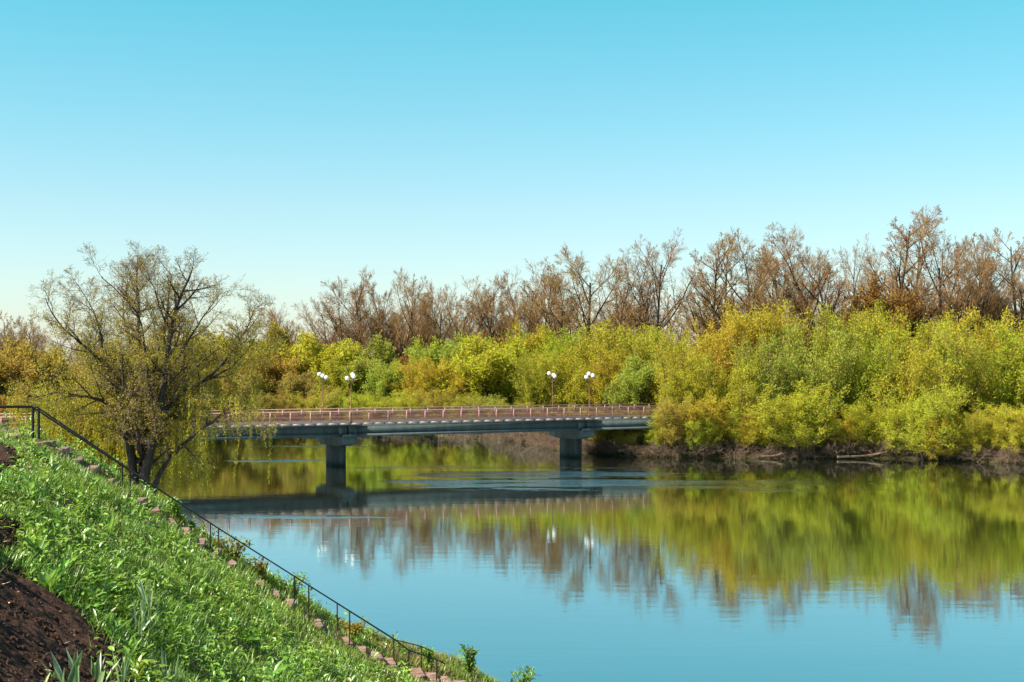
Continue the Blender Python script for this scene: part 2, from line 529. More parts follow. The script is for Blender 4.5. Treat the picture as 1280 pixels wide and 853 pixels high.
def bare_tree(seed, H=25.0, kind='spread', nbud=6500):
    rg = random.Random(seed); rng = np.random.default_rng(seed)
    if kind == 'spread':      # wide, several ascending limbs from low down
        P = dict(seg=[8, 7, 5, 4, 2], gnarl=[.05, .08, .10, .13, .15], trop=[.02, .05, .06, .06, .05], taper=[.35, .25, .3, .4, .6],
                 n=[8, 8, 7, 6], t0=[.28, .25, .2, .15], ang=[34, 34, 34, 34], ratio=[.62, .46, .50, .62], rr=[.62, .5, .5, .6], rmin=.015, tip=.55)
        nst, l0, ln = 2, .78, .22
    elif kind == 'tall':      # upright, feathery
        P = dict(seg=[9, 6, 4, 3, 2], gnarl=[.035, .08, .11, .13, .15], trop=[.03, .07, .07, .06, .05], taper=[.22, .25, .3, .4, .6],
                 n=[18, 8, 6, 5], t0=[.22, .2, .2, .15], ang=[40, 36, 34, 34], ratio=[.36, .44, .50, .62], rr=[.45, .5, .5, .6], rmin=.015, tip=.7)
        nst, l0, ln = 1, .95, .05
    else:                     # leaning pair of trunks, open crown
        P = dict(seg=[8, 6, 5, 3, 2], gnarl=[.06, .09, .11, .13, .15], trop=[.03, .06, .06, .05, .05], taper=[.28, .25, .3, .4, .6],
                 n=[10, 7, 6, 6], t0=[.38, .2, .2, .15], ang=[34, 36, 34, 34], ratio=[.44, .47, .50, .62], rr=[.5, .5, .5, .6], rmin=.015, tip=.6)
        nst, l0, ln = 2, .92, .26
    out = [[] for _ in P['seg']]
    az = rg.uniform(0, 6.28)
    for k in range(nst):
        a = az + math.pi * k
        d = Vector((math.cos(a) * ln, math.sin(a) * ln * .6, 1)).normalized()
        grow(rg, Vector((math.cos(a) * .3, math.sin(a) * .3, -.5)), d, H * l0 * (1 - .12 * k), H * .0135, 0, P, out)
    trunk = mesh_np('trunk', *tubes(as_np(out[0] + out[1]), 6), M['bark'], smooth=True)
    br = as_np(out[2] + out[3] + out[4])
    tv, tf = tubes(br, 3)
    C, D = sample_on(br, nbud, rng, .3)
    C += rng.normal(size=C.shape) * .1
    A = unit(D + rng.normal(size=C.shape) * .8)
    lv, lf = leaf_quads(C, A, .13 * rng.uniform(.6, 1.4, nbud), .055, rng)
    crown = mesh_np('crown', np.concatenate([tv, lv]), np.concatenate([tf, lf + len(tv)]), [M['twig'], M['bud']],
                    np.concatenate([np.zeros(len(tf)), np.ones(len(lf))]))
    # real height of the mesh, so that copies can be scaled to a wanted height
    return trunk, crown, float(np.percentile(tv[:, 2], 99.8))

def brush(seed, H=2.6):
    rg = random.Random(seed); rng = np.random.default_rng(seed)
    P = dict(seg=[5, 3, 2], gnarl=[.16, .2, .2], trop=[-.02, .02, 0.0], taper=[.4, .5, .6], n=[6, 4], t0=[.15, .15], ang=[40, 45], ratio=[.45, .5],
             rr=[.6, .7], rmin=.014, tip=.5)
    out = [[], [], []]
    for k in range(34):
        a = rg.uniform(0, 6.28); t = math.radians(rg.uniform(5, 70))
        d = Vector((math.cos(a) * math.sin(t), math.sin(a) * math.sin(t), math.cos(t)))
        grow(rg, Vector((rg.uniform(-2.4, 2.4), rg.uniform(-.9, .9), -.3)), d, H * rg.uniform(.5, 1.1), .03, 0, P, out)
    v, f = tubes(as_np(out[0] + out[1] + out[2]), 3)
    return mesh_np('brush', v, f, M['dry_twig'])

# ------------------------------------------------------------------ ground, river, embankment (the setting)
RIVER = np.array([(420, 62), (200, 104), (90, 131), (70, 137), (51, 142), (45, 147), (39, 150.5), (31, 150), (22, 151), (13.7, 152), (10.6, 155), (7, 161), (4.7, 166),
                  (1, 183), (-4.4, 195), (-20, 203), (-50, 222), (-120, 250), (-170, 262), (-170, 236), (-120, 225), (-62, 200), (-45, 170), (-37, 130), (-31, 102),
                  (-23.5, 94), (-21.2, 89), (-22, 84), (-26, 76), (-24, 60), (-14, 45), (-6, 36), (0, 25), (6, 10), (6, -60), (420, -60)], float)

def signed_dist(x, y, poly):
    """negative inside polygon"""
    x = np.asarray(x, float).ravel(); y = np.asarray(y, float).ravel()
    d = np.full(len(x), 1e12); ins = np.zeros(len(x), bool)
    n = len(poly)
    for i in range(n):
        ax, ay = poly[i]; bx, by = poly[(i + 1) % n]
        ex, ey = bx - ax, by - ay
        t = np.clip(((x - ax) * ex + (y - ay) * ey) / (ex * ex + ey * ey), 0, 1)
        d = np.minimum(d, (x - ax - t * ex) ** 2 + (y - ay - t * ey) ** 2)
        c = ((ay > y) != (by > y))
        with np.errstate(divide='ignore', invalid='ignore'):
            xi = ax + (y - ay) * ex / (ey if ey != 0 else 1e-9)
        ins ^= c & (x < xi)
    d = np.sqrt(d)
    return np.where(ins, -d, d)

def ground_z(x, y):
    sd = signed_dist(x, y, RIVER)
    z = np.where(sd < 0, np.maximum(-1.6, -0.05 + sd * 0.5), 0.0)
    land = 0.75 * (1 - np.exp(-np.maximum(sd, 0) / 1.0)) + 0.9 * (1 - np.exp(-np.maximum(sd, 0) / 25.0))
    return np.where(sd < 0, z, land)

def grid_mesh(name, xs, ys, zfun, mat, smooth=True):
    X, Y = np.meshgrid(xs, ys)
    Z = zfun(X.ravel(), Y.ravel())
    nx, ny = len(xs), len(ys)
    i = np.arange(ny - 1)[:, None] * nx + np.arange(nx - 1)[None, :]
    f = np.stack([i, i + 1, i + nx + 1, i + nx], -1).reshape(-1, 4)
    return mesh_np(name, np.stack([X.ravel(), Y.ravel(), Z], 1), f, mat, smooth=smooth)

def spaced(lo, hi, step, far_lo, far_hi, k=1.35):
    a = list(np.arange(lo, hi + 1e-6, step))
    s = step
    while a[-1] < far_hi:
        s *= k; a.append(a[-1] + s)
    s = step
    while a[0] > far_lo:
        s *= k; a.insert(0, a[0] - s)
    return np.array(a)

g = link('ground', grid_mesh('ground', spaced(-70, 100, 1.2, -3000, 3000), spaced(-20, 260, 1.4, -3000, 4000), ground_z, M['ground']))
tag(g, kind='structure')
w = link('river_water', mesh_np('river_water', [(-420, -80, 0), (420, -80, 0), (420, 420, 0), (-420, 420, 0)], [(0, 1, 2, 3)], M['water']))
tag(w, kind='structure')

UX, UY = 0.98, 0.2
def uv_of(x, y):
    return (x + 9.3) * UX + (y - 28) * UY, -(x + 9.3) * UY + (y - 28) * UX
def xy_of(u, v):
    return -9.3 + UX * u - UY * v, 28 + UY * u + UX * v

def emb(x, y, bumps=True):
    x = np.asarray(x, float); y = np.asarray(y, float)
    u, v = uv_of(x, y)
    sp = .35 * np.logaddexp(0, u / .35)
    q = np.clip(u - 5, 0, 3)
    wv = np.maximum(0, v - 1.5 - .28 * np.clip(u, 0, 8))
    z = 8.6 - .74 * sp + .07 * q * q + .42 * np.clip(u - 8, 0, 1.2) - .62 * wv * wv / (wv + 2.0)
    if bumps:
        z = z + .035 * np.sin(x * 2.1 + 1.3 * np.sin(y * 1.3)) * np.sin(y * 1.7 + x * .6) + .02 * np.sin(x * 5.3 + y * 2.2) * np.sin(y * 4.1)
    return np.maximum(z, -1.2)

e = link('embankment', grid_mesh('embankment', spaced(-14, 8, .14, -45, 22), spaced(8, 38, .14, -30, 75), emb, M['bank_soil']))
tag(e, kind='structure')

def hit(px, py):
    """point of the embankment seen at a pixel of the 1280x853 photograph"""
    d = np.linspace(4, 60, 3000)
    x = (px - 640) / 1778 * d; zr = CAMZ - (py - 455) / 1778 * d
    z = emb(x, d)
    k = np.nonzero(zr <= z)[0]
    i = k[0] if len(k) else np.argmin(zr - z)
    return np.array((x[i], d[i], z[i]))

# ------------------------------------------------------------------ soil beds (dug earth) on the slope
def poly_w(pts):
    return np.array([hit(*p)[:2] for p in pts])
SOIL = [poly_w([(-60, 700), (0, 706), (40, 723), (60, 745), (100, 770), (122, 795), (150, 815), (166, 853), (172, 885), (60, 950), (-90, 950)]),
        poly_w([(-40, 648), (0, 650), (24, 655), (29, 668), (24, 684), (8, 694), (-40, 700)]),
        poly_w([(-30, 556), (0, 558), (22, 568), (26, 577), (12, 592), (0, 604), (-30, 606)])]
def in_soil(x, y, margin=0.0):
    r = np.zeros(np.asarray(x).size, bool)
    for p in SOIL:
        r |= signed_dist(x, y, p) < margin
    return r

def soil_bed(poly, step, rs):
    x0, y0 = poly.min(0) - .1; x1, y1 = poly.max(0) + .1
    xs = np.arange(x0, x1, step); ys = np.arange(y0, y1, step)
    X, Y = np.meshgrid(xs, ys); X = X.ravel(); Y = Y.ravel()
    wob = .06 * np.sin(X * 9 + Y * 5) + .05 * np.sin(Y * 13 - X * 4)
    sd = signed_dist(X + wob, Y + wob, poly)
    base = emb(X, Y)
    h = np.empty(len(X))
    for i in range(len(X)):
        p = Vector((X[i], Y[i], rs))
        a = mnoise.noise(p * 3.0) * .05
        b = 1 - abs(mnoise.noise(p * 7.0)) * 2.2
        c = mnoise.noise(p * 17.0); dd = mnoise.noise(p * 36.0)
        h[i] = a + b * .03 + c * .028 + dd * .016
    edge = np.clip(-sd / .25, 0, 1)
    Z = base + np.where(sd < 0, .035 + (h + .03) * edge, -.02)
    nx, ny = len(xs), len(ys)
    i = (np.arange(ny - 1)[:, None] * nx + np.arange(nx - 1)[None, :])
    f = np.stack([i, i + 1, i + nx + 1, i + nx], -1).reshape(-1, 4)
    keep = (sd[f] < .05).any(1)
    return mesh_np('soil_bed', np.stack([X, Y, Z], 1), f[keep], M['soil'], smooth=True)
for k, (p, st) in enumerate(zip(SOIL, (.028, .04, .05))):
    o = link('soil_bed', soil_bed(p, st, k * 7.3))
    tag(o, kind='structure')
# clods lying on the beds: nobody could count them
def clods():
    rng = np.random.default_rng(5)
    ico = np.array([(0, 0, 1), (.9, 0, .3), (.28, .85, .3), (-.72, .53, .3), (-.72, -.53, .3), (.28, -.85, .3), (0, 0, -.5)])
    tri = np.array([(0, 1, 2), (0, 2, 3), (0, 3, 4), (0, 4, 5), (0, 5, 1), (6, 2, 1), (6, 3, 2), (6, 4, 3), (6, 5, 4), (6, 1, 5)])
    V, F, n = [], [], 0
    for p, cnt in zip(SOIL, (5200, 900, 900)):
        x = rng.uniform(p[:, 0].min(), p[:, 0].max(), cnt * 3); y = rng.uniform(p[:, 1].min(), p[:, 1].max(), cnt * 3)
        ok = signed_dist(x, y, p) < -.02
        x, y = x[ok][:cnt], y[ok][:cnt]
        z = emb(x, y) + .055
        s = .012 + .03 * rng.random(len(x)) ** 3
        J = ico[None] * (1 + rng.normal(size=(len(x), 7, 1)) * .3) + rng.normal(size=(len(x), 7, 3)) * .12
        a = rng.uniform(0, 6.28, len(x))
        c_, s_ = np.cos(a)[:, None], np.sin(a)[:, None]
        Jx = J[..., 0] * c_ - J[..., 1] * s_; Jy = J[..., 0] * s_ + J[..., 1] * c_
        v = np.stack([Jx, Jy, J[..., 2]], -1) * s[:, None, None] + np.stack([x, y, z], 1)[:, None]
        V.append(v.reshape(-1, 3)); F.append((tri[None] + (np.arange(len(x)) * 7)[:, None, None]).reshape(-1, 3) + n)
        n += len(x) * 7
    return mesh_np('soil_clods', np.concatenate(V), np.concatenate(F), M['soil'])
tag(link('soil_clods', clods()), 'crumbs of dark brown dug earth on the bare garden beds', 'soil', kind='stuff')

def litter():
    rng = np.random.default_rng(8)
    P_, n_ = [], 0
    for p, cnt in zip(SOIL, (240, 40, 40)):
        x = rng.uniform(p[:, 0].min(), p[:, 0].max(), cnt * 3); y = rng.uniform(p[:, 1].min(), p[:, 1].max(), cnt * 3)
        ok = signed_dist(x, y, p) < -.03
        P_.append(np.stack([x[ok][:cnt], y[ok][:cnt]], 1))
    u_ = rng.uniform(.2, 9, 2600); v_ = rng.uniform(-14, 2.5, 2600)
    P_.append(np.stack(xy_of(u_, v_), 1))
    P_ = np.concatenate(P_)
    z = emb(P_[:, 0], P_[:, 1]) + .075
    A = unit(np.concatenate([rng.normal(size=(len(P_), 2)), rng.normal(size=(len(P_), 1)) * .3], 1))
    v, f = leaf_quads(np.concatenate([P_, z[:, None]], 1), A, rng.uniform(.02, .09, len(P_)), rng.uniform(.006, .02, len(P_)), rng)
    return mesh_np('leaf_litter', v, f, M['litter'])
M['litter'] = surf_mat('litter', (.20, .13, .075), (.42, .32, .22), 6.0, .9)
tag(link('leaf_litter', litter()), 'dry straw and dead leaf bits lying on the soil and among the grass', 'litter', kind='stuff')

# ------------------------------------------------------------------ bridge
EB = np.array((.8776, .4794)); QB = np.array((-.4794, .8776)); B0 = np.array((-15.6, 137.0))
def bp(t, q, z):
    p = B0 + EB * t + QB * q
    return (p[0], p[1], z)
RB = np.array([[EB[0], QB[0], 0], [EB[1], QB[1], 0], [0, 0, 1]])
T0, T1, TSTEP = -54.0, 60.0, 2.0
ZD = 4.28
bridge = tag(link('road_bridge', None, loc=(*bp(13, 4, 0)[:2], 0)), 'low concrete girder road bridge on two wall piers crossing the river', 'bridge')
def bpart(mb, name, mat, parent=bridge):
    o = mb.build(name, mat, parent)
    if parent is bridge:
        o.location = (-bridge.location[0], -bridge.location[1], 0)
    return o
def bbox(mb, t0, t1, q0, q1, z0, z1):
    mb.box(bp((t0 + t1) / 2, (q0 + q1) / 2, (z0 + z1) / 2), (t1 - t0, q1 - q0, z1 - z0), RB)
mb = MB(); bbox(mb, T0, T1, .06, 7.94, ZD - .18, ZD - .06); bpart(mb, 'deck_slab', M['concrete'])
mb = MB(); bbox(mb, T0, T1, 1.05, 6.95, ZD - .058, ZD); bpart(mb, 'roadway', M['asphalt'])
for q0, q1 in ((.06, 1.04), (6.96, 7.94)):
    mb = MB(); bbox(mb, T0, T1, q0, q1, ZD - .057, ZD + .01); bpart(mb, 'footway', M['concrete'])
for q in (.0, 7.95):      # edge blocks under the railing, with a drip gap between them
    mb = MB()
    t = T0
    while t < T1:
        bbox(mb, t + .10, t + 1.10, q - .06, q + .055, ZD - .15, ZD + .02)
        t += 1.2
    bpart(mb, 'edge_blocks', M['slab_edge'])
spans = [(T0, -27.2), (-27.1, -.03), (.03, 26.97), (27.03, T1)]
for a, b in spans:
    for q in (.75, 3.0, 5.0, 7.2):
        mb = MB()
        bbox(mb, a + .03, b - .03, q - .12, q + .12, 3.22, ZD - .182)       # web
        bbox(mb, a + .03, b - .03, q - .30, q + .30, 2.95, 3.218)            # bottom flange
        bbox(mb, a + .04, b - .04, q - .42, q + .42, ZD - .32, ZD - .184)    # top flange
        for tt in (a + .5, b - .5):
            bbox(mb, tt - .42, tt + .42, q - .26, q + .26, 3.221, ZD - .323)    # end blocks
        bpart(mb, 'girder', M['concrete'])
for t in (-27.15, .0, 27.0):
    pr = link('pier', None, bridge); pr.location = (0, 0, 0)
    off = (-bridge.location[0], -bridge.location[1], 0)
    mb = MB(); bbox(mb, t - .42, t + .42, 2.1, 5.3, -1.6, 2.02)
    o = mb.build('column', M['pier_concrete'], pr); o.location = off
    mb = MB()
    prof = [(.02, 2.94), (.02, 2.35), (1.5, 2.0), (5.9, 2.0), (7.4, 2.35), (7.4, 2.94)]
    v = [bp(t + s, q, z) for s in (-.7, .7) for q, z in prof]
    n = len(prof)
    mb.add(v, [(i, (i + 1) % n, n + (i + 1) % n, n + i) for i in range(n)])
    for k in (0, n):
        mb.add([v[k + i] for i in range(n)], [(0, 1, 4, 5), (1, 2, 3, 4)])
    bbox(mb, t - .7, t + .7, .0, .40, 2.942, 3.20)       # raised end of the cap
    bbox(mb, t - .7, t + .7, 7.5, 7.42, 2.942, 3.2)
    o = mb.build('pier_cap', M['concrete'], pr); o.location = off
for q, vis in ((.06, True), (7.92, False)):
    rl = link('railing', None, bridge)
    off = Vector((-bridge.location[0], -bridge.location[1], 0))
    mb = MB()
    bbox(mb, T0, T1, q - .05, q + .05, ZD + 1.10, ZD + 1.19)
    o = mb.build('handrail', M['rail_paint'], rl); o.location = off
    mb = MB()
    bbox(mb, T0, T1, q - .025, q + .025, ZD + .20, ZD + .25)
    bbox(mb, T0, T1, q - .02, q + .02, ZD + .96, ZD + 1.0)
    o = mb.build('rail_bar', M['rail_bar'], rl); o.location = off
    post = panel = None
    for k in range(int((T1 - T0) / TSTEP)):
        t = T0 + k * TSTEP
        if post is None:
            mb = MB(); mb.box((0, 0, ZD + .61), (.13, .10, .978), RB)
            post = mb.mesh('post', M['rail_post'])
            mb = MB()
            for j in range(1, 17):
                p = EB * (j * TSTEP / 17)
                mb.box((p[0], p[1], ZD + .60), (.05, .03, .70), RB)
            panel = mb.mesh('baluster_panel', M['rail_bar'])
        for nm, me in (('post', post), ('baluster_panel', panel)):
            o = link(nm, me, rl)
            p = bp(t, q, 0)
            o.location = Vector(p) + off
# abutments at both ends
for t, nm in ((T0 + 9, 'abutment'), (T1 - 9, 'abutment')):
    mb = MB(); bbox(mb, t - 1, t + 1, .6, 7.3, -1.0, 2.94); bpart(mb, nm, M['pier_concrete'])

# road joining the bridge at both ends (earth ramps)
for a, b in ((T0 - 70, T0), (T1, T1 + 90)):
    mb = MB()
    v = [bp(t, q, z) for t in (a, b) for q, z in ((-6, .2), (0, ZD - .02), (8, ZD - .02), (14, .2))]
    mb.add(v, [(0, 1, 5, 4), (1, 2, 6, 5), (2, 3, 7, 6), (0, 4, 7, 3)])
    mb.add([v[i] for i in (0, 1, 2, 3, 4, 5, 6, 7)], [(0, 3, 2, 1), (4, 5, 6, 7)])
    o = mb.build('road_embankment', M['ground']); tag(o, kind='structure')

# lamps on the bridge
def make_lamp():
    root = link('street_lamp', None)
    mb = MB()
    mb.lathe([(.0, .0), (.13, .0), (.13, .35), (.08, .42), (.055, .5), (.042, 4.0), (.05, 4.02), (.05, 4.12), (.0, 4.15)], n=10)
    mb.build('pole', M['lamp_pole'], root, True)
    gl = MB(); r = .205
    prof = [(r * math.sin(a), -r * math.cos(a)) for a in np.linspace(0.02, math.pi - .02, 14)]
    gl.lathe(prof, n=20)
    gm = gl.mesh('globe', M['globe'], True)
    for k, (a, z) in enumerate(((math.radians(195), 4.32), (math.radians(75), 4.66), (math.radians(-45), 4.48))):
        ex, ey = math.cos(a) * .40, math.sin(a) * .40
        am = MB()
        am.tube([(0, 0, 3.85), (ex * .5, ey * .5, 3.80 + (z - 4.3) * .3), (ex, ey, z - .34), (ex, ey, z - .2)], .024, 6)
        am.lathe([(.0, z - .27), (.09, z - .25), (.10, z - .17), (.0, z - .165)], (ex, ey, 0), 10)
        ar = am.build('lamp_arm', M['lamp_pole'], root)
        o = link('globe', gm, root, (ex, ey, z))
    return root
def copy_tree(o, parent=None):
    c = o.copy(); COL.objects.link(c)
    if parent is not None:
        c.parent = parent
    for ch in list(o.children):
        copy_tree(ch, c)
    return c
lamp0 = make_lamp()
LAMPS = [(.2, .22, 'brown three globe lamp on the near railing above the left pier', 0), (.2, 7.75, 'brown three globe lamp on the far railing above the left pier', 2.5),
         (27.2, .22, 'brown three globe lamp on the near railing above the right pier', .35), (27.1, 7.75, 'brown three globe lamp on the far railing above the right pier', 2.0)]
for k, (t, q, lab, rz) in enumerate(LAMPS):
    o = lamp0 if k == 0 else copy_tree(lamp0)
    o.location = bp(t, q, ZD + .01); o.rotation_euler.z = rz
    tag(o, lab, 'street lamp', 'globe lamps on the bridge')

# ------------------------------------------------------------------ trees across the river
def put_tree(name, trunk, crown, x, y, sc, rz, color, label, cat, group=None, sxy=None, tilt=0.0):
    z = float(ground_z(np.array([x]), np.array([y]))[0])
    root = link(name, None, loc=(x, y, z - .1))
    root.rotation_euler = (0, tilt, 0)
    root.scale = ((sxy or sc), (sxy or sc), sc)
    for nm, me in (('trunk', trunk), ('crown', crown)):
        o = link(nm, me, root)
        o.rotation_euler.z = rz
        o.color = (*color, 1)
    tag(root, label, cat, group)
    return root

YG = (.375, .350, .033); GOLD = (.41, .340, .033); GREEN = (.290, .318, .048); LIME = (.335, .350, .032); OLIVE = (.30, .265, .040)
ORANGE = (.325, .24, .055); BROWN = (.29, .17, .045); PINK = (.31, .18, .06); AMBER = (.36, .285, .045)
bushes = [willow_bush(s) for s in (11, 12, 13, 14)]
bush_h = 14.5
rounds = [round_tree(s) for s in (31, 32, 33, 34)]
round_h = [max(v.co.z for v in c.vertices) for t, c in rounds]
bush_h = [max(v.co.z for v in c.vertices) for t, c in bushes]
RG = random.Random(77)

def col_jit(c, k=.08):
    return tuple(max(.005, v * (1 + RG.uniform(-k, k))) for v in c)

# the willow thicket on the right bank: (px centre, distance, px row of the top, colour, width factor, label)
THICKET = [
 (828, 157, 526, OLIVE, .9, 'low olive willow bush where the bridge railing disappears into the thicket'),
 (852, 157, 465, YG, .7, 'yellow green willow bush rising just right of the visible bridge end'),
 (862, 158, 425, YG, .75, 'tall yellow green willow forming the left shoulder of the right thicket'),
 (893, 163, 402, GOLD, .7, 'golden willow on the top left of the right thicket'),
 (905, 155, 455, LIME, .8, 'lime green willow in front of the golden one on the right thicket'),
 (935, 164, 387, GOLD, .75, 'most golden tall willow in the left half of the right thicket'),
 (962, 157, 430, GREEN, .8, 'grey green willow low in the left half of the right thicket'),
 (985, 165, 388, YG, .75, 'yellow green willow right of the most golden one'),
 (1015, 158, 412, GREEN, .8, 'cool green willow in the middle of the right thicket'),
 (1050, 166, 388, LIME, .75, 'fresh green tall willow under the leaning bare tree'),
 (1078, 157, 420, LIME, .8, 'lime willow hanging over the driftwood log on the bank'),
 (1105, 165, 396, GOLD, .7, 'golden willow below the orange brown tree'),
 (1128, 156, 440, YG, .8, 'rounded yellow willow close to the bank right of the driftwood log'),
 (1155, 166, 402, YG, .75, 'yellow willow below the widest tall bare tree'),
 (1172, 157, 455, GREEN, .7, 'shaded green willow in the dark gap near the right edge'),
 (1205, 155, 408, YG, .85, 'big bright yellow green willow overhanging the water near the right edge'),
 (1243, 163, 398, GOLD, .75, 'golden willow second from the right edge'),
 (1275, 154, 412, LIME, .85, 'lime willow cut by the right edge of the picture'),
 (1325, 156, 405, YG, .85, None), (1370, 158, 400, GREEN, .85, None),
]
def top_h(d, py):
    return CAMZ + (455 - py) / 1778 * d
for k, (px, d, py, c, wf, lab) in enumerate(THICKET):
    x = (px - 640) / 1778 * d
    h = top_h(d, py - (10 if py < 470 else 0)) - .4
    t, cr_ = bushes[k % 4]
    sc = h / bush_h[k % 4]
    put_tree('willow_bush', t, cr_, x, d, sc, RG.uniform(0, 6.28), col_jit(c), lab or 'willow bush beyond the right edge of the picture', 'willow', 'willows of the right bank thicket', sxy=max(.58, sc * wf * 1.0))
# low leafy shrubs in front
SHRUBS = [(785, 154.5, 540, OLIVE, 'lowest olive shrub left of the thicket beside the right pier'), (822, 153.5, 532, YG, 'small yellow green shrub leaning over the bank below the bridge end'),
 (872, 152.8, 520, LIME, 'small lime shrub at the waterline under the left shoulder of the thicket'), (930, 152.6, 512, YG, 'small yellow shrub at the waterline under the most golden willow'),
 (1000, 152.6, 530, OLIVE, 'small olive shrub at the waterline under the cool green willow'), (1052, 152.6, 515, GOLD, 'bright golden shrub at the waterline left above the driftwood log'),
 (1098, 152, 500, YG, 'yellow shrub at the waterline right of the driftwood log'), (1150, 149.5, 528, LIME, 'small lime shrub at the waterline in front of the dark gap'), (1235, 146, 520, YG, 'small yellow shrub at the waterline near the right edge')]
for k, (px, d, py, c, lab) in enumerate(SHRUBS):
    x = (px - 640) / 1778 * d
    h = top_h(d, py) - .5
    t, cr_ = bushes[(k + 2) % 4]
    sc = h / bush_h[(k + 2) % 4]
    put_tree('willow_shrub', t, cr_, x, d, sc, RG.uniform(0, 6.28), col_jit(c), lab, 'shrub', 'low shrubs on the right bank', sxy=sc * 1.55)

for k in range(27):
    px = 806 + k * 19.5 + RG.uniform(-11, 11)
    if RG.random() < .36:
        continue
    d = float(np.interp((px - 640) / 1778, [.06, .09, .146, .2, .257, .285, .36, .42], [157, 152.5, 151, 150, 150.5, 147, 142, 138.5])) + RG.uniform(.8, 3.2)
    t, cr_ = bushes[k % 4]
    sc = RG.choice((2.4, 3.2, 4.2, 5.5, 7.5)) * RG.uniform(.85, 1.15) / bush_h[k % 4]
    put_tree('willow_shrub', t, cr_, (px - 640) / 1778 * d, d, sc, RG.uniform(0, 6.28), col_jit((YG, LIME, OLIVE, YG, GOLD)[k % 5]), 'small yellowish willow shrub filling the waterline below the big willows', 'shrub',
             'waterline shrubs below the right thicket', sxy=sc * 1.5)

for k in range(24):
    px = 235 + k * 16 + RG.uniform(-8, 8)
    a_ = (px - 640) / 1778
    ys_ = np.linspace(170, 260, 900)
    y_ = ys_[np.nonzero(signed_dist(a_ * ys_, ys_, RIVER) > 0)[0]]
    d = float(y_[0] if len(y_) else 225) + RG.uniform(.5, 3)
    t, cr_ = bushes[k % 4]
    sc = RG.uniform(3.5, 6.5) / bush_h[k % 4]
    put_tree('willow_shrub', t, cr_, a_ * d, d, sc, RG.uniform(0, 6.28), col_jit(((OLIVE, ORANGE, YG, AMBER) if px < 430 else (OLIVE, LIME, YG, GREEN))[k % 4]), 'low leafy shrub on the far waterline behind the bridge', 'shrub',
             'waterline shrubs behind the bridge', sxy=sc * 1.6)

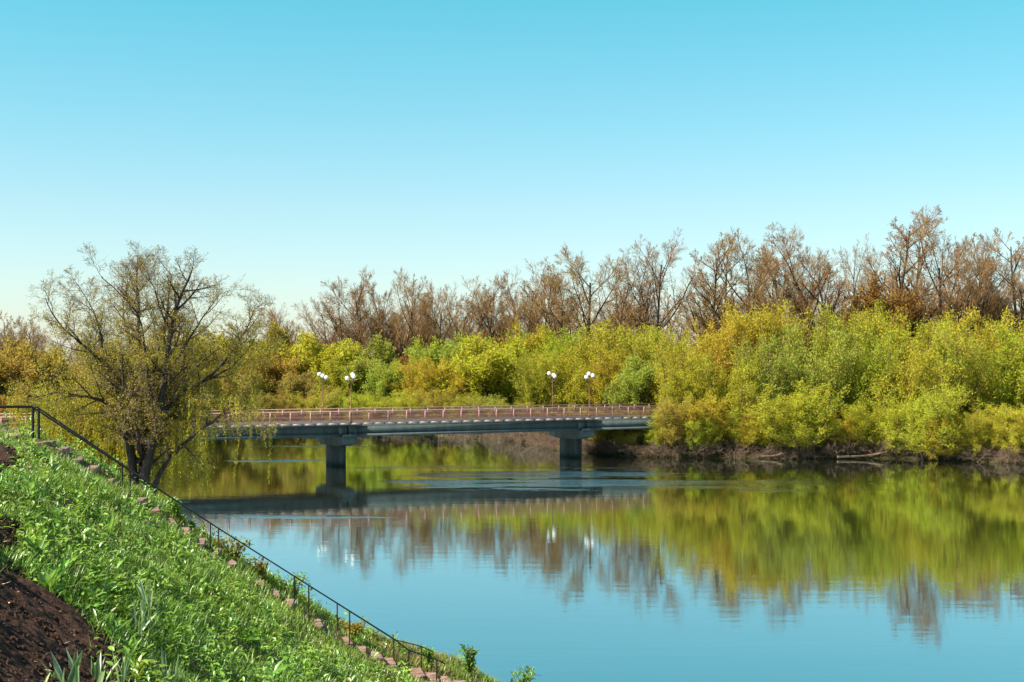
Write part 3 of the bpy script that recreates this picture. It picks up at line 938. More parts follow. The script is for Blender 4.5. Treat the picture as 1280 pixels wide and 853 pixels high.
# trees along the bend behind the bridge
BEND = [
 # px, d, top, colour, kind, width factor, label
 (470, 216, 425, GREEN, 'r', .95, 'round green tree just right of the left lamp pair'),
 (440, 214, 452, LIME, 'r', .8, 'lower lime tree directly behind the left lamp pair'),
 (500, 210, 452, GREEN, 'r', .8, 'dark green tree between the left lamps and the yellow willows'),
 (520, 207, 462, YG, 'b', .9, 'yellow willow spreading low over the bridge left of the middle'),
 (548, 205, 455, GOLD, 'b', .75, 'small golden willow low over the middle of the bridge'),
 (552, 216, 425, GREEN, 'r', .9, 'green tree crown rising behind the small golden willow'),
 (578, 214, 428, LIME, 'b', .9, 'lime willow left of the broad round tree behind the bridge'),
 (612, 206, 424, YG, 'r', 1.0, 'broad round yellow green tree standing behind the middle of the bridge'),
 (645, 208, 450, GREEN, 'r', .75, 'shaded blue green tree right of the broad round tree'),
 (668, 202, 448, YG, 'b', .85, 'yellow willow left of the right lamp pair'),
 (690, 212, 420, LIME, 'b', .9, 'tall lime willow above the far right lamp'),
 (715, 202, 440, YG, 'b', .9, 'yellow green willow between the two right lamps'),
 (742, 210, 412, YG, 'b', .95, 'tall yellow willow rising above the near right lamp'),
 (765, 200, 440, GOLD, 'b', .8, 'golden willow right of the right lamp pair'),
 (790, 208, 418, LIME, 'b', .95, 'lime willow under the two leaning bare trunks'),
 (806, 192, 452, GREEN, 'r', .8, 'shaded green tree behind the right end of the bridge railing'),
 (828, 204, 420, LIME, 'b', .9, 'bright lime willow peeping left of the right thicket'),
 (850, 190, 440, GOLD, 'b', .8, 'golden willow behind the left shoulder of the right thicket'),
 (400, 222, 418, YG, 'r', .95, 'arching yellow green tree left above the left lamp pair'),
 (372, 216, 470, ORANGE, 'r', .8, 'orange brown tree left of the left lamp pair'),
 (412, 211, 490, ORANGE, 'r', .7, 'low orange bush right behind the far left lamp'),
 (345, 222, 440, AMBER, 'r', .9, 'amber tree between the big willow and the left lamp pair'),
 (318, 226, 425, OLIVE, 'r', .9, 'olive tree showing just right of the big willow crown'),
 (300, 214, 440, AMBER, 'r', .9, 'amber bush behind the right branches of the big willow'),
 (340, 232, 408, OLIVE, 'r', .8, 'far olive tree poking up left of the bare trees'),
 (255, 224, 410, OLIVE, 'r', .9, 'olive tree seen through the right side of the big willow'),
 (210, 222, 416, AMBER, 'r', .9, 'amber tree seen through the middle of the big willow'),
 (160, 214, 420, OLIVE, 'r', .9, 'olive tree seen through the left of the big willow'),
 (110, 208, 450, YG, 'r', .9, 'yellow green tree behind the left half of the big willow'),
 (62, 200, 450, ORANGE, 'r', .9, 'orange brown tree left of the big willow'),
 (35, 190, 425, AMBER, 'r', .8, 'amber green tree under the bare trees at the left edge'),
 (8, 186, 438, ORANGE, 'r', .9, 'rust orange tree cut by the left edge of the picture'),
 (25, 165, 490, ORANGE, 'r', .8, 'rust orange bush above the black handrail at the left edge'),
 (285, 214, 424, OLIVE, 'b', 1.0, 'olive willow filling the gap right of the big willow trunk'),
 (238, 212, 418, AMBER, 'b', 1.0, 'amber willow seen low through the right half of the big willow'),
 (190, 210, 418, OLIVE, 'b', 1.0, 'olive willow seen low through the middle of the big willow'),
 (318, 212, 480, ORANGE, 'b', 1.0, 'low orange willow at the left end of the visible bridge railing'),
 (700, 176, 520, OLIVE, 'b', 1.2, 'low olive willow under the bridge beside the right pier'),
 (655, 190, 512, OLIVE, 'b', 1.2, 'low olive willow under the bridge left of the right pier'),
 (745, 166, 515, YG, 'b', 1.1, 'low yellow willow under the bridge right of the right pier'),
 (768, 160, 520, OLIVE, 'b', 1.1, 'low olive willow under the right end of the bridge'),
 (600, 202, 505, YG, 'b', 1.1, 'low yellow willow on the bank below the broad round tree'),
 (-45, 180, 440, OLIVE, 'r', 1.0, None), (-95, 185, 435, ORANGE, 'r', 1.0, None),
]
for k, (px, d, py, c, kd, wf, lab) in enumerate(BEND):
    x = (px - 640) / 1778 * d
    h = top_h(d, py - 13) - 1.0
    if kd == 'r':
        t, cr_ = rounds[k % 4]; hh = round_h[k % 4]
    else:
        t, cr_ = bushes[k % 4]; hh = bush_h[k % 4]
    sc = h / hh
    put_tree('willow_bush' if kd == 'b' else 'leafy_tree', t, cr_, x, d, sc, RG.uniform(0, 6.28), col_jit(c), lab or 'leafy tree beyond the left edge of the picture', 'willow' if kd == 'b' else 'tree',
             'leafy trees along the river bend', sxy=max(.7, sc * wf * 1.1))

# tall bare trees of the back row
BKIND = [bare_tree(101, 25, 'spread'), bare_tree(102, 25, 'spread'), bare_tree(103, 25, 'tall'), bare_tree(104, 25, 'tall'), bare_tree(105, 25, 'lean', 3600), bare_tree(106, 25, 'lean', 3600)]
BARE = [
 # px, d, top row, prototype, colour, width factor, tilt, label
 (8, 236, 386, 2, PINK, .9, 0, 'grey brown bare tree at the very left edge'),
 (28, 240, 402, 0, PINK, .8, 0, 'smaller bare tree between the left edge and the big willow'),
 (58, 228, 378, 3, BROWN, 1.0, 0, 'brown budding tree touching the left side of the big willow'),
 (352, 246, 388, 5, BROWN, .8, -.10, 'small leaning bare tree first right of the big willow'),
 (392, 240, 374, 4, BROWN, .9, -.22, 'bare tree with a long trunk leaning left behind the left lamp pair'),
 (428, 244, 356, 1, BROWN, .85, -.05, 'brown bare tree above the left lamp pair'),
 (470, 242, 343, 0, PINK, .8, 0, 'pinkish brown bare tree right above the green tree by the left lamps'),
 (497, 246, 350, 3, BROWN, .9, 0, 'brown narrow bare tree left of the twin crowned one'),
 (520, 240, 342, 1, BROWN, .8, 0, 'brown bare tree with a twin crown left of the middle'),
 (548, 246, 362, 0, AMBER, .75, 0, 'amber budding tree in the dip of the skyline left of the middle'),
 (577, 242, 352, 1, AMBER, .85, .03, 'amber budding tree over the lime willow behind the bridge'),
 (608, 244, 355, 2, BROWN, .9, 0, 'brown feathery bare tree above the broad round tree'),
 (632, 240, 352, 0, BROWN, .7, -.06, 'brown bare tree left of the fan shaped one'),
 (668, 238, 330, 1, BROWN, .95, -.05, 'fan shaped bare tree with pale limbs over the yellow willows'),
 (700, 244, 345, 3, PINK, .8, 0, 'thin pinkish bare tree right above the far right lamp'),
 (738, 234, 316, 0, AMBER, 1.0, -.10, 'dense bushy bare tree on two leaning trunks above the right lamp pair'),
 (778, 240, 322, 4, PINK, .8, .04, 'slender bare tree between the dense bushy one and the open twin one'),
 (822, 234, 299, 5, PINK, .9, -.04, 'open bare tree with two long dark trunks left of the thicket'),
 (872, 238, 302, 3, AMBER, 1.1, 0, 'amber budding upright tree above the left shoulder of the thicket'),
 (902, 242, 308, 2, PINK, .9, .03, 'pinkish upright bare tree right of the amber budding one'),
 (950, 234, 291, 1, AMBER, 1.0, -.04, 'wide bare tree with fanned limbs above the golden willows'),
 (988, 240, 293, 0, AMBER, .7, .03, 'olive budding tree at the right of the fanned limbs'),
 (1040, 234, 284, 4, PINK, 1.05, -.06, 'dark limbed bare tree with one low leaning bough right of the middle of the thicket'),
 (1074, 238, 305, 5, PINK, .6, .05, 'thin crooked bare tree left of the orange brown tree'),
 (1112, 236, 271, 2, PINK, 1.1, 0, 'tall pinkish bare tree rising out of the orange brown tree'),
 (1145, 240, 280, 3, PINK, .9, 0, 'pinkish bare tree just left of the tallest crown'),
 (1180, 232, 266, 1, BROWN, .85, .02, 'tallest and widest bare tree of the skyline near the right'),
 (1208, 236, 305, 0, BROWN, .65, .04, 'dense brown bare tree on the right flank of the tallest one'),
 (1240, 238, 298, 3, PINK, .9, 0, 'pale pink trunked bare tree second from the right edge'),
 (1272, 236, 290, 2, PINK, 1.0, .02, 'pale pink bare tree at the right edge of the picture'),
 (1315, 238, 296, 1, PINK, .9, 0, None), (-28, 236, 384, 1, PINK, .9, 0, None),
]
for k, (px, d, py, pi_, c, wf, tilt, lab) in enumerate(BARE):
    x = (px - 640) / 1778 * d
    t, cr_, hh = BKIND[pi_]
    h = top_h(d, py - 9) - 1.6
    sc = h / hh
    put_tree('bare_tree', t, cr_, x, d, sc, RG.uniform(0, 6.28), col_jit(c), lab or 'bare tree beyond the edge of the picture', 'tree', 'tall bare trees of the skyline', sxy=sc * wf * 1.12, tilt=tilt)
# the orange brown tree among the bare ones
t, cr_ = rounds[1]
put_tree('leafy_tree', t, cr_, (1120 - 640) / 1778 * 228, 228, (top_h(228, 332) - 1.5) / round_h[1], 1.0, (.25, .14, .035), 'orange brown budding tree above the thicket near the right', 'tree', sxy=1.25)
put_tree('leafy_tree', rounds[2][0], rounds[2][1], (662 - 640) / 1778 * 226, 226, (top_h(226, 392) - 1.5) / round_h[2], 2.0, GOLD, 'yellow gold tree under the fan shaped bare tree', 'tree', sxy=1.0)
# background saplings filling the wood behind: nothing tells them apart
for k in range(60):
    px = -20 + k * 22.6 + RG.uniform(-9, 9)
    d = RG.uniform(246, 268)
    base = np.interp(px, [0, 330, 470, 700, 900, 1280], [418, 415, 400, 394, 374, 368])
    x = (px - 640) / 1778 * d
    pi_ = k % 6
    t, cr_, hh = BKIND[pi_]
    h = top_h(d, base + RG.uniform(-22, 14)) - 1.6
    put_tree('bare_tree', t, cr_, x, d, h / hh, RG.uniform(0, 6.28), col_jit((BROWN, PINK, AMBER)[k % 3]), 'thin brown tree deep in the wood behind the tall bare trees', 'tree', 'thin trees deep in the wood', sxy=h / hh * 1.15)
for k in range(34):
    px = -10 + k * 39 + RG.uniform(-10, 10)
    d = RG.uniform(222, 240)
    base = np.interp(px, [0, 330, 470, 700, 900, 1280], [440, 440, 432, 425, 410, 398])
    x = (px - 640) / 1778 * d
    t, cr_ = rounds[k % 4]
    h = top_h(d, base + RG.uniform(-12, 14)) - 1.6
    put_tree('leafy_tree', t, cr_, x, d, h / round_h[k % 4], RG.uniform(0, 6.28), col_jit((OLIVE, BROWN, ORANGE, OLIVE)[k % 4], .15), 'brownish undergrowth tree at the foot of the tall bare trees', 'tree', 'undergrowth trees below the bare trees', sxy=h / round_h[k % 4] * 1.2)

# brush along the far waterline
br_me = [brush(s) for s in (201, 202, 203)]
FAR = RIVER[2:18]
k = 0
for i in range(len(FAR) - 1):
    a, b = FAR[i], FAR[i + 1]
    L = np.linalg.norm(b - a); n = max(1, int(L / 1.9))
    tdir = (b - a) / L; nrm = np.array((tdir[1], -tdir[0]))
    if nrm[1] < 0: nrm = -nrm
    for j in range(n):
        p = a + (b - a) * (j + .5) / n + nrm * RG.uniform(.2, 1.8)
        if p[0] / p[1] > .42 or p[0] / p[1] < -.30:
            continue
        o = link('brush', br_me[k % 3], loc=(p[0], p[1], float(ground_z(p[:1], p[1:])[0]) - .1))
        s = RG.uniform(.7, 1.15)
        o.scale = (s, s, s * RG.uniform(.5, .95)); o.rotation_euler.z = math.atan2(tdir[1], tdir[0]) + RG.choice((0, math.pi)) + RG.uniform(-.2, .2)
        tag(o, 'bare reddish brown brush hanging over the far waterline', 'brush', 'brush along the far waterline')
        k += 1
for a, b, n in ((FAR[8], FAR[10], 5), (FAR[10], FAR[13], 14), (FAR[13], FAR[15], 5)):
    for j in range(n):
        q = RG.random()
        p = a + (b - a) * q + np.array((RG.uniform(.5, 11), RG.uniform(1, 9)))
        o = link('brush', br_me[j % 3], loc=(p[0], p[1], float(ground_z(p[:1], p[1:])[0]) - .1))
        sc = RG.uniform(.8, 1.4); o.scale = (sc, sc, sc); o.rotation_euler.z = RG.uniform(0, 6.28)
        tag(o, 'bare reddish brown brush on the low bank under and behind the bridge', 'brush', 'brush on the bank behind the bridge')
def log(name, x, y, rz, L, r, label):
    mb = MB()
    mb.tube([(-L / 2, 0, r), (-L * .15, .1, r * 1.2), (L * .2, -.05, r * 2.2), (L / 2, .1, r * 4.5)], [r, r * .9, r * .7, r * .3], 7)
    mb.tube([(L * .1, 0, r * 2), (L * .22, -.35, r * 3.2), (L * .33, -.6, r * 5)], [r * .5, r * .35, r * .15], 5)
    o = mb.build(name, M['dry_twig']); o.location = (x, y, .12); o.rotation_euler.z = rz
    tag(o, label, 'driftwood')
M['driftwood'] = surf_mat('driftwood', (.34, .25, .19), (.48, .38, .30), 3.0, .9)
log('driftwood_log', 36.8, 149.4, .15, 5.5, .13, 'long pale driftwood log lying at the waterline below the right thicket')
log('driftwood_log', 27.5, 149.8, -.1, 2.6, .12, 'short pale driftwood piece left of the long log')

# ------------------------------------------------------------------ big willow on the near bank
def big_willow():
    rg = random.Random(9); rng = np.random.default_rng(9)
    Y0 = 88.0; s = Y0 / 1778 / 2.37
    X0 = (175 - 640) / 1778 * Y0
    z0 = float(ground_z(np.array([X0]), np.array([Y0]))[0])
    def P3(cx, cy, dy=0.0):
        return Vector(((cx / 2.37 - 640) / 1778 * Y0 - X0, dy, CAMZ + (455 - (280 + cy / 2.37)) / 1778 * Y0 - z0))
    stems = [  # crop-pixel polyline with depth offsets (m), base radius
     ([(418, 880, 0), (405, 800, .1), (385, 690, .2), (374, 570, .5), (382, 490, .9), (400, 380, 1.2), (392, 250, 1.5), (386, 150, 1.7), (380, 60, 1.6)], .30),
     ([(374, 570, .5), (350, 535, 0), (300, 497, -.8), (240, 478, -1.5), (165, 468, -2.0), (95, 490, -2.4)], .15),
     ([(380, 500, .8), (350, 440, .4), (300, 375, -.2), (235, 315, -.8), (170, 250, -1.2), (130, 170, -1.5)], .14),
     ([(300, 375, -.2), (285, 290, .1), (255, 210, .5), (200, 120, .8)], .08),
     ([(430, 880, 0), (428, 780, -.2), (455, 650, -.5), (488, 540, -.7), (508, 410, -1.0), (530, 270, -1.2), (556, 180, -1.3), (596, 90, -1.4)], .34),
     ([(425, 760, 0), (415, 680, .5), (425, 560, 1.2), (432, 440, 1.9), (445, 330, 2.4), (470, 200, 2.9), (480, 80, 3.2)], .22),
     ([(488, 540, -.7), (462, 470, -1.2), (455, 340, -2.0), (440, 220, -2.6), (330, 110, -3.0)], .13),
     ([(488, 545, -.7), (540, 482, .0), (615, 432, .9), (690, 350, 1.6), (735, 280, 1.9), (765, 200, 2.2)], .15),
     ([(615, 432, .9), (670, 405, 1.5), (735, 345, 2.4), (780, 270, 2.8)], .08),
     ([(440, 830, 0), (500, 700, -.5), (560, 640, -.9), (640, 575, -1.4), (705, 533, -1.8), (795, 518, -2.2)], .17),
     ([(705, 533, -1.8), (745, 480, -1.4), (780, 440, -1.0)], .07),
     ([(508, 410, -1), (560, 330, -.2), (610, 230, .8), (660, 150, 1.4)], .10),
     ([(530, 300, -1.2), (500, 190, -2.0), (470, 80, -2.5)], .08),
     ([(400, 380, 1.2), (340, 270, 2.2), (320, 180, 3.0), (345, 80, 3.5)], .09),
    ]
    # limbs towards and away from the viewer
    for k, (az, ln) in enumerate(((70, 1.0), (110, .85), (-95, .8), (35, .8), (145, .9), (160, .7))):
        a = math.radians(az)
        st = P3(425 + 10 * math.cos(a), 720 - 22 * k, 0)
        pts = [st]
        for j in range(1, 7):
            q = j / 6
            r = 5.6 * ln * q ** .8
            pts.append(st + Vector((math.cos(a) * r, math.sin(a) * r, 8.6 * ln * q ** 1.15)) + Vector((rg.gauss(0, .25), rg.gauss(0, .25), rg.gauss(0, .2))))
        stems.append((pts, .16))
    P = dict(seg=[0, 7, 6, 4, 3], gnarl=[0, .085, .11, .13, .14], trop=[0, .025, .03, .03, .02], taper=[.2, .25, .3, .4, .5],
             n=[10, 8, 6, 4], t0=[.22, .14, .12, .12], ang=[46, 46, 44, 42], ratio=[.47, .50, .50, .5], rr=[.30, .5, .55, .6], rmin=.0065, tip=.45)
    out = [[], [], [], [], []]
    for pts, r in stems:
        r = r * 1.3
        pts = [p if isinstance(p, Vector) else P3(*p) for p in pts]
        # resample to a smoother, slightly crooked line
        fine = []
        n = len(pts)
        for i in range(n - 1):
            p0 = pts[max(i - 1, 0)]; p1 = pts[i]; p2 = pts[i + 1]; p3 = pts[min(i + 2, n - 1)]
            for q in (0, .34, .67):
                f = .5 * ((2 * p1) + (p2 - p0) * q + (2 * p0 - 5 * p1 + 4 * p2 - p3) * q * q + (3 * p1 - p0 - 3 * p2 + p3) * q ** 3)
                fine.append(f + Vector((rg.gauss(0, .03), rg.gauss(0, .05), rg.gauss(0, .03))) * (1 if i or q else 0))
        fine.append(pts[-1].copy())
        ds = [(fine[min(i + 1, len(fine) - 1)] - fine[max(i - 1, 0)]).normalized() for i in range(len(fine))]
        radii = [r * (1 - .86 * (i / (len(fine) - 1)) ** .8) for i in range(len(fine))]
        out[0].append((fine, radii))
        L = sum((fine[i + 1] - fine[i]).length for i in range(len(fine) - 1))
        spawn(rg, fine, ds, radii, min(L, 5.8), 0, P, out, nch=max(7, int(L * 1.35)))
    root = tag(link('willow_tree', None, loc=(X0, Y0, z0)), 'big half bare willow with many dark stems on the near bank beyond the stairs', 'tree')
    root.scale = (.91, .91, .925)
    trunk = mesh_np('trunk', *tubes(as_np(out[0]), 9), M['bark'], smooth=True)
    limb = mesh_np('limb', *tubes(as_np(out[1]), 5), M['bark'], smooth=True)
    link('trunk', trunk, root); link('limbs', limb, root)
    tw = as_np(out[2] + out[3] + out[4])
    tv, tf = tubes(tw, 3)
    # leaves: dense in the lower and inner crown, thin at the top
    n = 100000
    C, D = sample_on(tw, n, rng, .2)
    hgt = C[:, 2]
    keep = rng.random(n) < np.interp(hgt, [0, 8, 11.5, 14, 17], [1.0, 1.0, .7, .26, .10])
    keep &= ~((np.abs(C[:, 0]) < 2.2) & (C[:, 1] < .5) & (hgt < 10) & (rng.random(n) < .6))
    C, D = C[keep], D[keep]
    C = C + rng.normal(size=C.shape) * .09
    A = unit(D * .5 + rng.normal(size=C.shape) * .7 + np.array([0, 0, -.35]))
    lv, lf = leaf_quads(C, A, .135 * rng.uniform(.6, 1.4, len(C)), .045 * rng.uniform(.7, 1.3, len(C)), rng)
    # hanging curtains
    tips = [p[-1] for p, r in as_np(out[1] + out[2])]
    tips = np.array(tips)
    m = (tips[:, 2] < 9.2) & (tips[:, 2] > 2.0) & ((np.abs(tips[:, 0]) > 2.6) | (tips[:, 1] > 1.0))
    m &= ~((tips[:, 0] > 4.9) & (rng.random(len(tips)) < .85))
    tips = tips[m]
    strands, SC, SD = [], [], []
    for tpt in tips[rng.permutation(len(tips))[:2600]]:
        hang = min(rng.uniform(.8, 3.4), tpt[2] - rng.uniform(.6, 1.8))
        if hang < .4:
            continue
        k = 7
        drift = rng.normal(size=2) * .22
        z = np.linspace(0, 1, k)
        pts = np.stack([tpt[0] + drift[0] * z, tpt[1] + drift[1] * z, tpt[2] + .12 * np.sin(z * 3) - hang * z], 1)
        strands.append((pts, np.linspace(.008, .004, k)))
        nl = int(hang * 20)
        tt = rng.random(nl)
        SC.append(np.stack([np.interp(tt, z, pts[:, i]) for i in range(3)], 1) + rng.normal(size=(nl, 3)) * .035)
    SC = np.concatenate(SC)
    SA = unit(rng.normal(size=SC.shape) * .5 + np.array([0, 0, -1.0]))
    sv, sf = tubes(strands, 3)
    wv, wf = leaf_quads(SC, SA, .17 * rng.uniform(.7, 1.4, len(SC)), .045, rng)
    o1 = len(tv); o2 = o1 + len(lv); o3 = o2 + len(sv)
    link('crown', mesh_np('crown', np.concatenate([tv, lv, sv, wv]), np.concatenate([tf, lf + o1, sf + o2, wf + o3]), [M['willow_twig'], M['willow_leaf']],
         np.concatenate([np.zeros(len(tf)), np.ones(len(lf)), np.zeros(len(sf)), np.ones(len(wf))])), root)
big_willow()

def weeping_willow(px, Y0, H, Wd, label, seed):
    rg = random.Random(seed); rng = np.random.default_rng(seed)
    X0 = (px - 640) / 1778 * Y0
    z0 = float(ground_z(np.array([X0]), np.array([Y0]))[0])
    P = dict(seg=[6, 5, 4], gnarl=[.08, .13, .16], trop=[.0, -.02, -.06], taper=[.35, .3, .5], n=[11, 7], t0=[.25, .15], ang=[42, 44], ratio=[.5, .5], rr=[.6, .6], rmin=.009, tip=.4)
    out = [[], [], []]
    for k in range(8):
        a = k * .785 + rg.uniform(-.3, .3); t = math.radians(rg.uniform(8, 34))
        grow(rg, Vector((math.cos(a) * .4, math.sin(a) * .4, -.3)), Vector((math.cos(a) * math.sin(t), math.sin(a) * math.sin(t), math.cos(t))), H * rg.uniform(.6, .85), .13, 0, P, out)
    root = tag(link('weeping_willow', None, loc=(X0, Y0, z0)), label, 'tree')
    root.scale = (Wd, Wd, 1)
    link('trunk', mesh_np('trunk', *tubes(as_np(out[0]), 6), M['bark'], smooth=True), root)
    tw = as_np(out[1] + out[2])
    C, D = sample_on(tw, 14000, rng, .2)
    C = C + rng.normal(size=C.shape) * .12
    A = unit(D * .4 + rng.normal(size=C.shape) * .6 + np.array([0, 0, -.6]))
    tips = np.array([p[j] for p, r in tw for j in (len(p) // 2, -1)])
    strands, SC = [], []
    for tp in tips[rng.permutation(len(tips))[:1500]]:
        hang = min(rng.uniform(.7, 3.2), tp[2] - rng.uniform(.2, 1.2))
        if hang < .4: continue
        z = np.linspace(0, 1, 6); dr = rng.normal(size=2) * .25
        pts = np.stack([tp[0] + dr[0] * z, tp[1] + dr[1] * z, tp[2] + .12 * np.sin(3 * z) - hang * z], 1)
        strands.append((pts, np.linspace(.008, .004, 6)))
        nl = int(hang * 16); tt = rng.random(nl)
        SC.append(np.stack([np.interp(tt, z, pts[:, i]) for i in range(3)], 1) + rng.normal(size=(nl, 3)) * .04)
    SC = np.concatenate(SC)
    C = np.concatenate([C, SC]); A = np.concatenate([A, unit(rng.normal(size=SC.shape) * .5 + np.array([0, 0, -1.0]))])
    tv, tf = tubes(tw + strands, 3) if False else tubes(tw, 3)
    sv, sf = tubes(strands, 3)
    lv, lf = leaf_quads(C, A, .19 * rng.uniform(.6, 1.4, len(C)), .055, rng)
    o1 = len(tv); o2 = o1 + len(sv)
    link('crown', mesh_np('crown', np.concatenate([tv, sv, lv]), np.concatenate([tf, sf + o1, lf + o2]), [M['willow_twig'], M['willow_leaf']],
         np.concatenate([np.zeros(len(tf) + len(sf)), np.ones(len(lf))])), root)
weeping_willow(112, 97, 8.6, .85, 'weeping yellow green willow left behind the big willow, hanging nearest the handrail top', 61)
weeping_willow(140, 98, 9.4, 1.0, 'weeping yellow green willow directly behind the trunks of the big willow', 62)

# ------------------------------------------------------------------ stairs and handrails on the slope
stairs = tag(link('garden_stairs', None, loc=(-9.3, 28, 8.5)), 'worn brick edged stairs running down the grassy slope under the handrail', 'stairs')
rgs = random.Random(4)
SO = stairs.location
RS = np.array([[UX, -UY, 0], [UY, UX, 0], [0, 0, 1]])
def slope_step(u, j):
    mb = MB()
    x, y = xy_of(u, .42)
    z = float(emb(x, y, False))
    z -= rgs.choice((0, 0, .02, .05, .09))
    R = np.array(Matrix.Rotation(rgs.uniform(-.12, .12), 3, 'Z') @ Matrix.Rotation(rgs.uniform(-.05, .05), 3, 'Y')) @ RS
    for k in range(3):     # three bricks side by side
        q = (k - 1) * .285
        c = np.array((x, y, z - .01)) + R @ np.array((rgs.uniform(-.012, .012), q, rgs.uniform(-.008, .008)))
        mb.box(c - np.array(SO), (.27, .27, .11), R)
    o = mb.build('step', M['brick'], stairs)
    bv = o.modifiers.new('bevel', 'BEVEL'); bv.width = .012; bv.segments = 2
u = -.55
j = 0
while u < 9.4:
    slope_step(u, j); j += 1
    u += .30 + rgs.uniform(-.015, .015)

def handrail(v, label, line, lower, r_top):
    root = tag(link('handrail', None), label, 'handrail', 'handrails of the garden stairs')
    x0, y0 = xy_of(0, v); root.location = (x0, y0, float(emb(x0, y0, False)))
    o_ = np.array(root.location)
    us = [a for a, b in line]
    def top(u_):
        x, y = xy_of(u_, v)
        return np.array((x, y, np.interp(u_, us, [b for a, b in line])))
    mb = MB()
    pts = [top(a) - o_ for a in us]
    rad = [r_top] * 2 + [r_top * .7] * (len(us) - 2)
    for i in range(len(pts) - 1):
        mb.tube([pts[i], pts[i + 1]], [rad[i], rad[i + 1]], 8)
    mb.build('rail', M['black_metal'], root, True)
    for k, (pu, pr) in enumerate([(-4.2, .028), (-2.1, .028), (-.12, .028)] + [(q, .015) for q in lower]):
        t_ = top(pu)
        zb = float(emb(t_[0], t_[1], False)) - .25
        pb = MB(); pb.tube([(t_[0] - o_[0], t_[1] - o_[1], zb - o_[2]), tuple(t_ - o_ - np.array((0, 0, .01)))], pr, 8)
        pb.build('post', M['rusty_metal'] if k in (4, 6, 8) else M['black_metal'], root, True)
handrail(-.06, 'thicker black handrail on the near side of the brick stairs', [(-6, 9.17), (-.15, 9.17), (3.4, 6.72), (7.05, 4.28), (7.3, 4.08), (7.9, 3.85), (8.05, 3.77)],
         [1.73, 3.45, 5.25, 6.08, 7.3, 7.88], .020)
handrail(.86, 'thinner black handrail on the far side of the brick stairs', [(-6, 9.12), (-.15, 9.12), (3.4, 6.61), (7.15, 4.12), (7.7, 3.96), (7.95, 3.83)],
         [1.52, 3.28, 5.0, 5.9, 7.1, 7.69], .016)

# ------------------------------------------------------------------ grass and herbs on the slope
def blades(x, y, h, wid, lean, rng, segs=3):
    n = len(x)
    az = rng.uniform(0, 2 * np.pi, n)
    d = np.stack([np.cos(az), np.sin(az)], 1)
    s = np.stack([-np.sin(az), np.cos(az)], 1)
    z0 = emb(x, y) - .02
    V = np.empty((n, segs + 1, 2, 3))
    for k in range(segs + 1):
        q = k / segs
        fwd = lean * h * q ** 1.8
        zz = h * (q - .25 * lean * q * q)
        w_ = wid * (1 - q ** 1.6) + .0008
        for j, sg in enumerate((-.5, .5)):
            V[:, k, j, 0] = x + d[:, 0] * fwd + s[:, 0] * w_ * sg
            V[:, k, j, 1] = y + d[:, 1] * fwd + s[:, 1] * w_ * sg
            V[:, k, j, 2] = z0 + zz
    idx = np.arange(n * (segs + 1) * 2).reshape(n, segs + 1, 2)
    F = np.stack([idx[:, :-1, 0], idx[:, :-1, 1], idx[:, 1:, 1], idx[:, 1:, 0]], -1).reshape(-1, 4)
    return V.reshape(-1, 3), F

def patchy(x, y, s, seed):
    return .5 + .25 * (np.sin(x * s + seed) + np.sin(y * s * 1.1 + seed * 2.1 + 1.7 * np.sin(x * s * .7))) 

def scatter(n, rng, power=1.35, dref=13.0, uhi=12.0, ulo=-5.0):
    """random spots on the visible side of the slope, denser towards the viewer"""
    X, Y = [], []
    tot = 0
    while tot < n:
        x = rng.uniform(-16, 5.5, 200000); y = rng.uniform(9.5, 36, 200000)
        u, v = uv_of(x, y)
        ok = (u > ulo) & (u < uhi) & (v < 5.0) & (np.abs(x / y) < .47) & (emb(x, y) > .1)
        ok &= rng.random(len(x)) < np.minimum(1, (dref / y) ** power)
        x, y = x[ok], y[ok]
        sd = in_soil(x, y, -.45 * rng.random(len(x)) ** 4)
        x, y = x[~sd], y[~sd]
        X.append(x); Y.append(y); tot += len(x)
    return np.concatenate(X)[:n], np.concatenate(Y)[:n]

def stair_zone(x, y):
    u, v = uv_of(x, y)
    on = (v > -.12) & (v < .96) & (u > -.9) & (u < 9.5)
    near = (v > -1.6) & (v <= -.12) & (u > -1.2)
    return on, near

def meadow():
    rng = np.random.default_rng(21)
    x, y = scatter(250000, rng)
    u, v = uv_of(x, y)
    on, near = stair_zone(x, y)
    bare = patchy(x, y, 1.3, 8.0) * .5 + patchy(x, y, 4.1, 2.0) * .5
    keep = (~on | (rng.random(len(x)) < .22)) & ((bare > .27) | (rng.random(len(x)) < .25))
    x, y, u, v, near, on = x[keep], y[keep], u[keep], v[keep], near[keep], on[keep]
    pt = patchy(x, y, 2.4, 1.0) * .6 + patchy(x, y, 6.0, 3.0) * .4
    h = (.10 + .26 * np.clip(pt, 0, 1) ** 2.2) * rng.uniform(.6, 1.35, len(x))
    h = np.where(u < .6, h * .55, h); h = np.where(near, h * .95, h); h = np.where(on, .13, h)
    wid = rng.uniform(.006, .014, len(x)) * np.clip(y / 16, .8, 1.6)
    dry = (u > 6.2 + rng.normal(size=len(x)) * .8) & (rng.random(len(x)) < .78) | (rng.random(len(x)) < .05)
    V, F = blades(x[~dry], y[~dry], h[~dry], wid[~dry], rng.uniform(.25, 1.0, (~dry).sum()), rng)
    tag(link('meadow_grass', mesh_np('meadow_grass', V, F, M['grass'], smooth=True)), 'fresh green long grass covering the slope around the stairs', 'grass', kind='stuff')
    V, F = blades(x[dry], y[dry], h[dry] * .8, wid[dry], rng.uniform(.3, 1.1, dry.sum()), rng)
    tag(link('dry_grass', mesh_np('dry_grass', V, F, M['dry_grass'], smooth=True)), 'brownish dry grass on the lower end of the slope', 'grass', kind='stuff')
meadow()

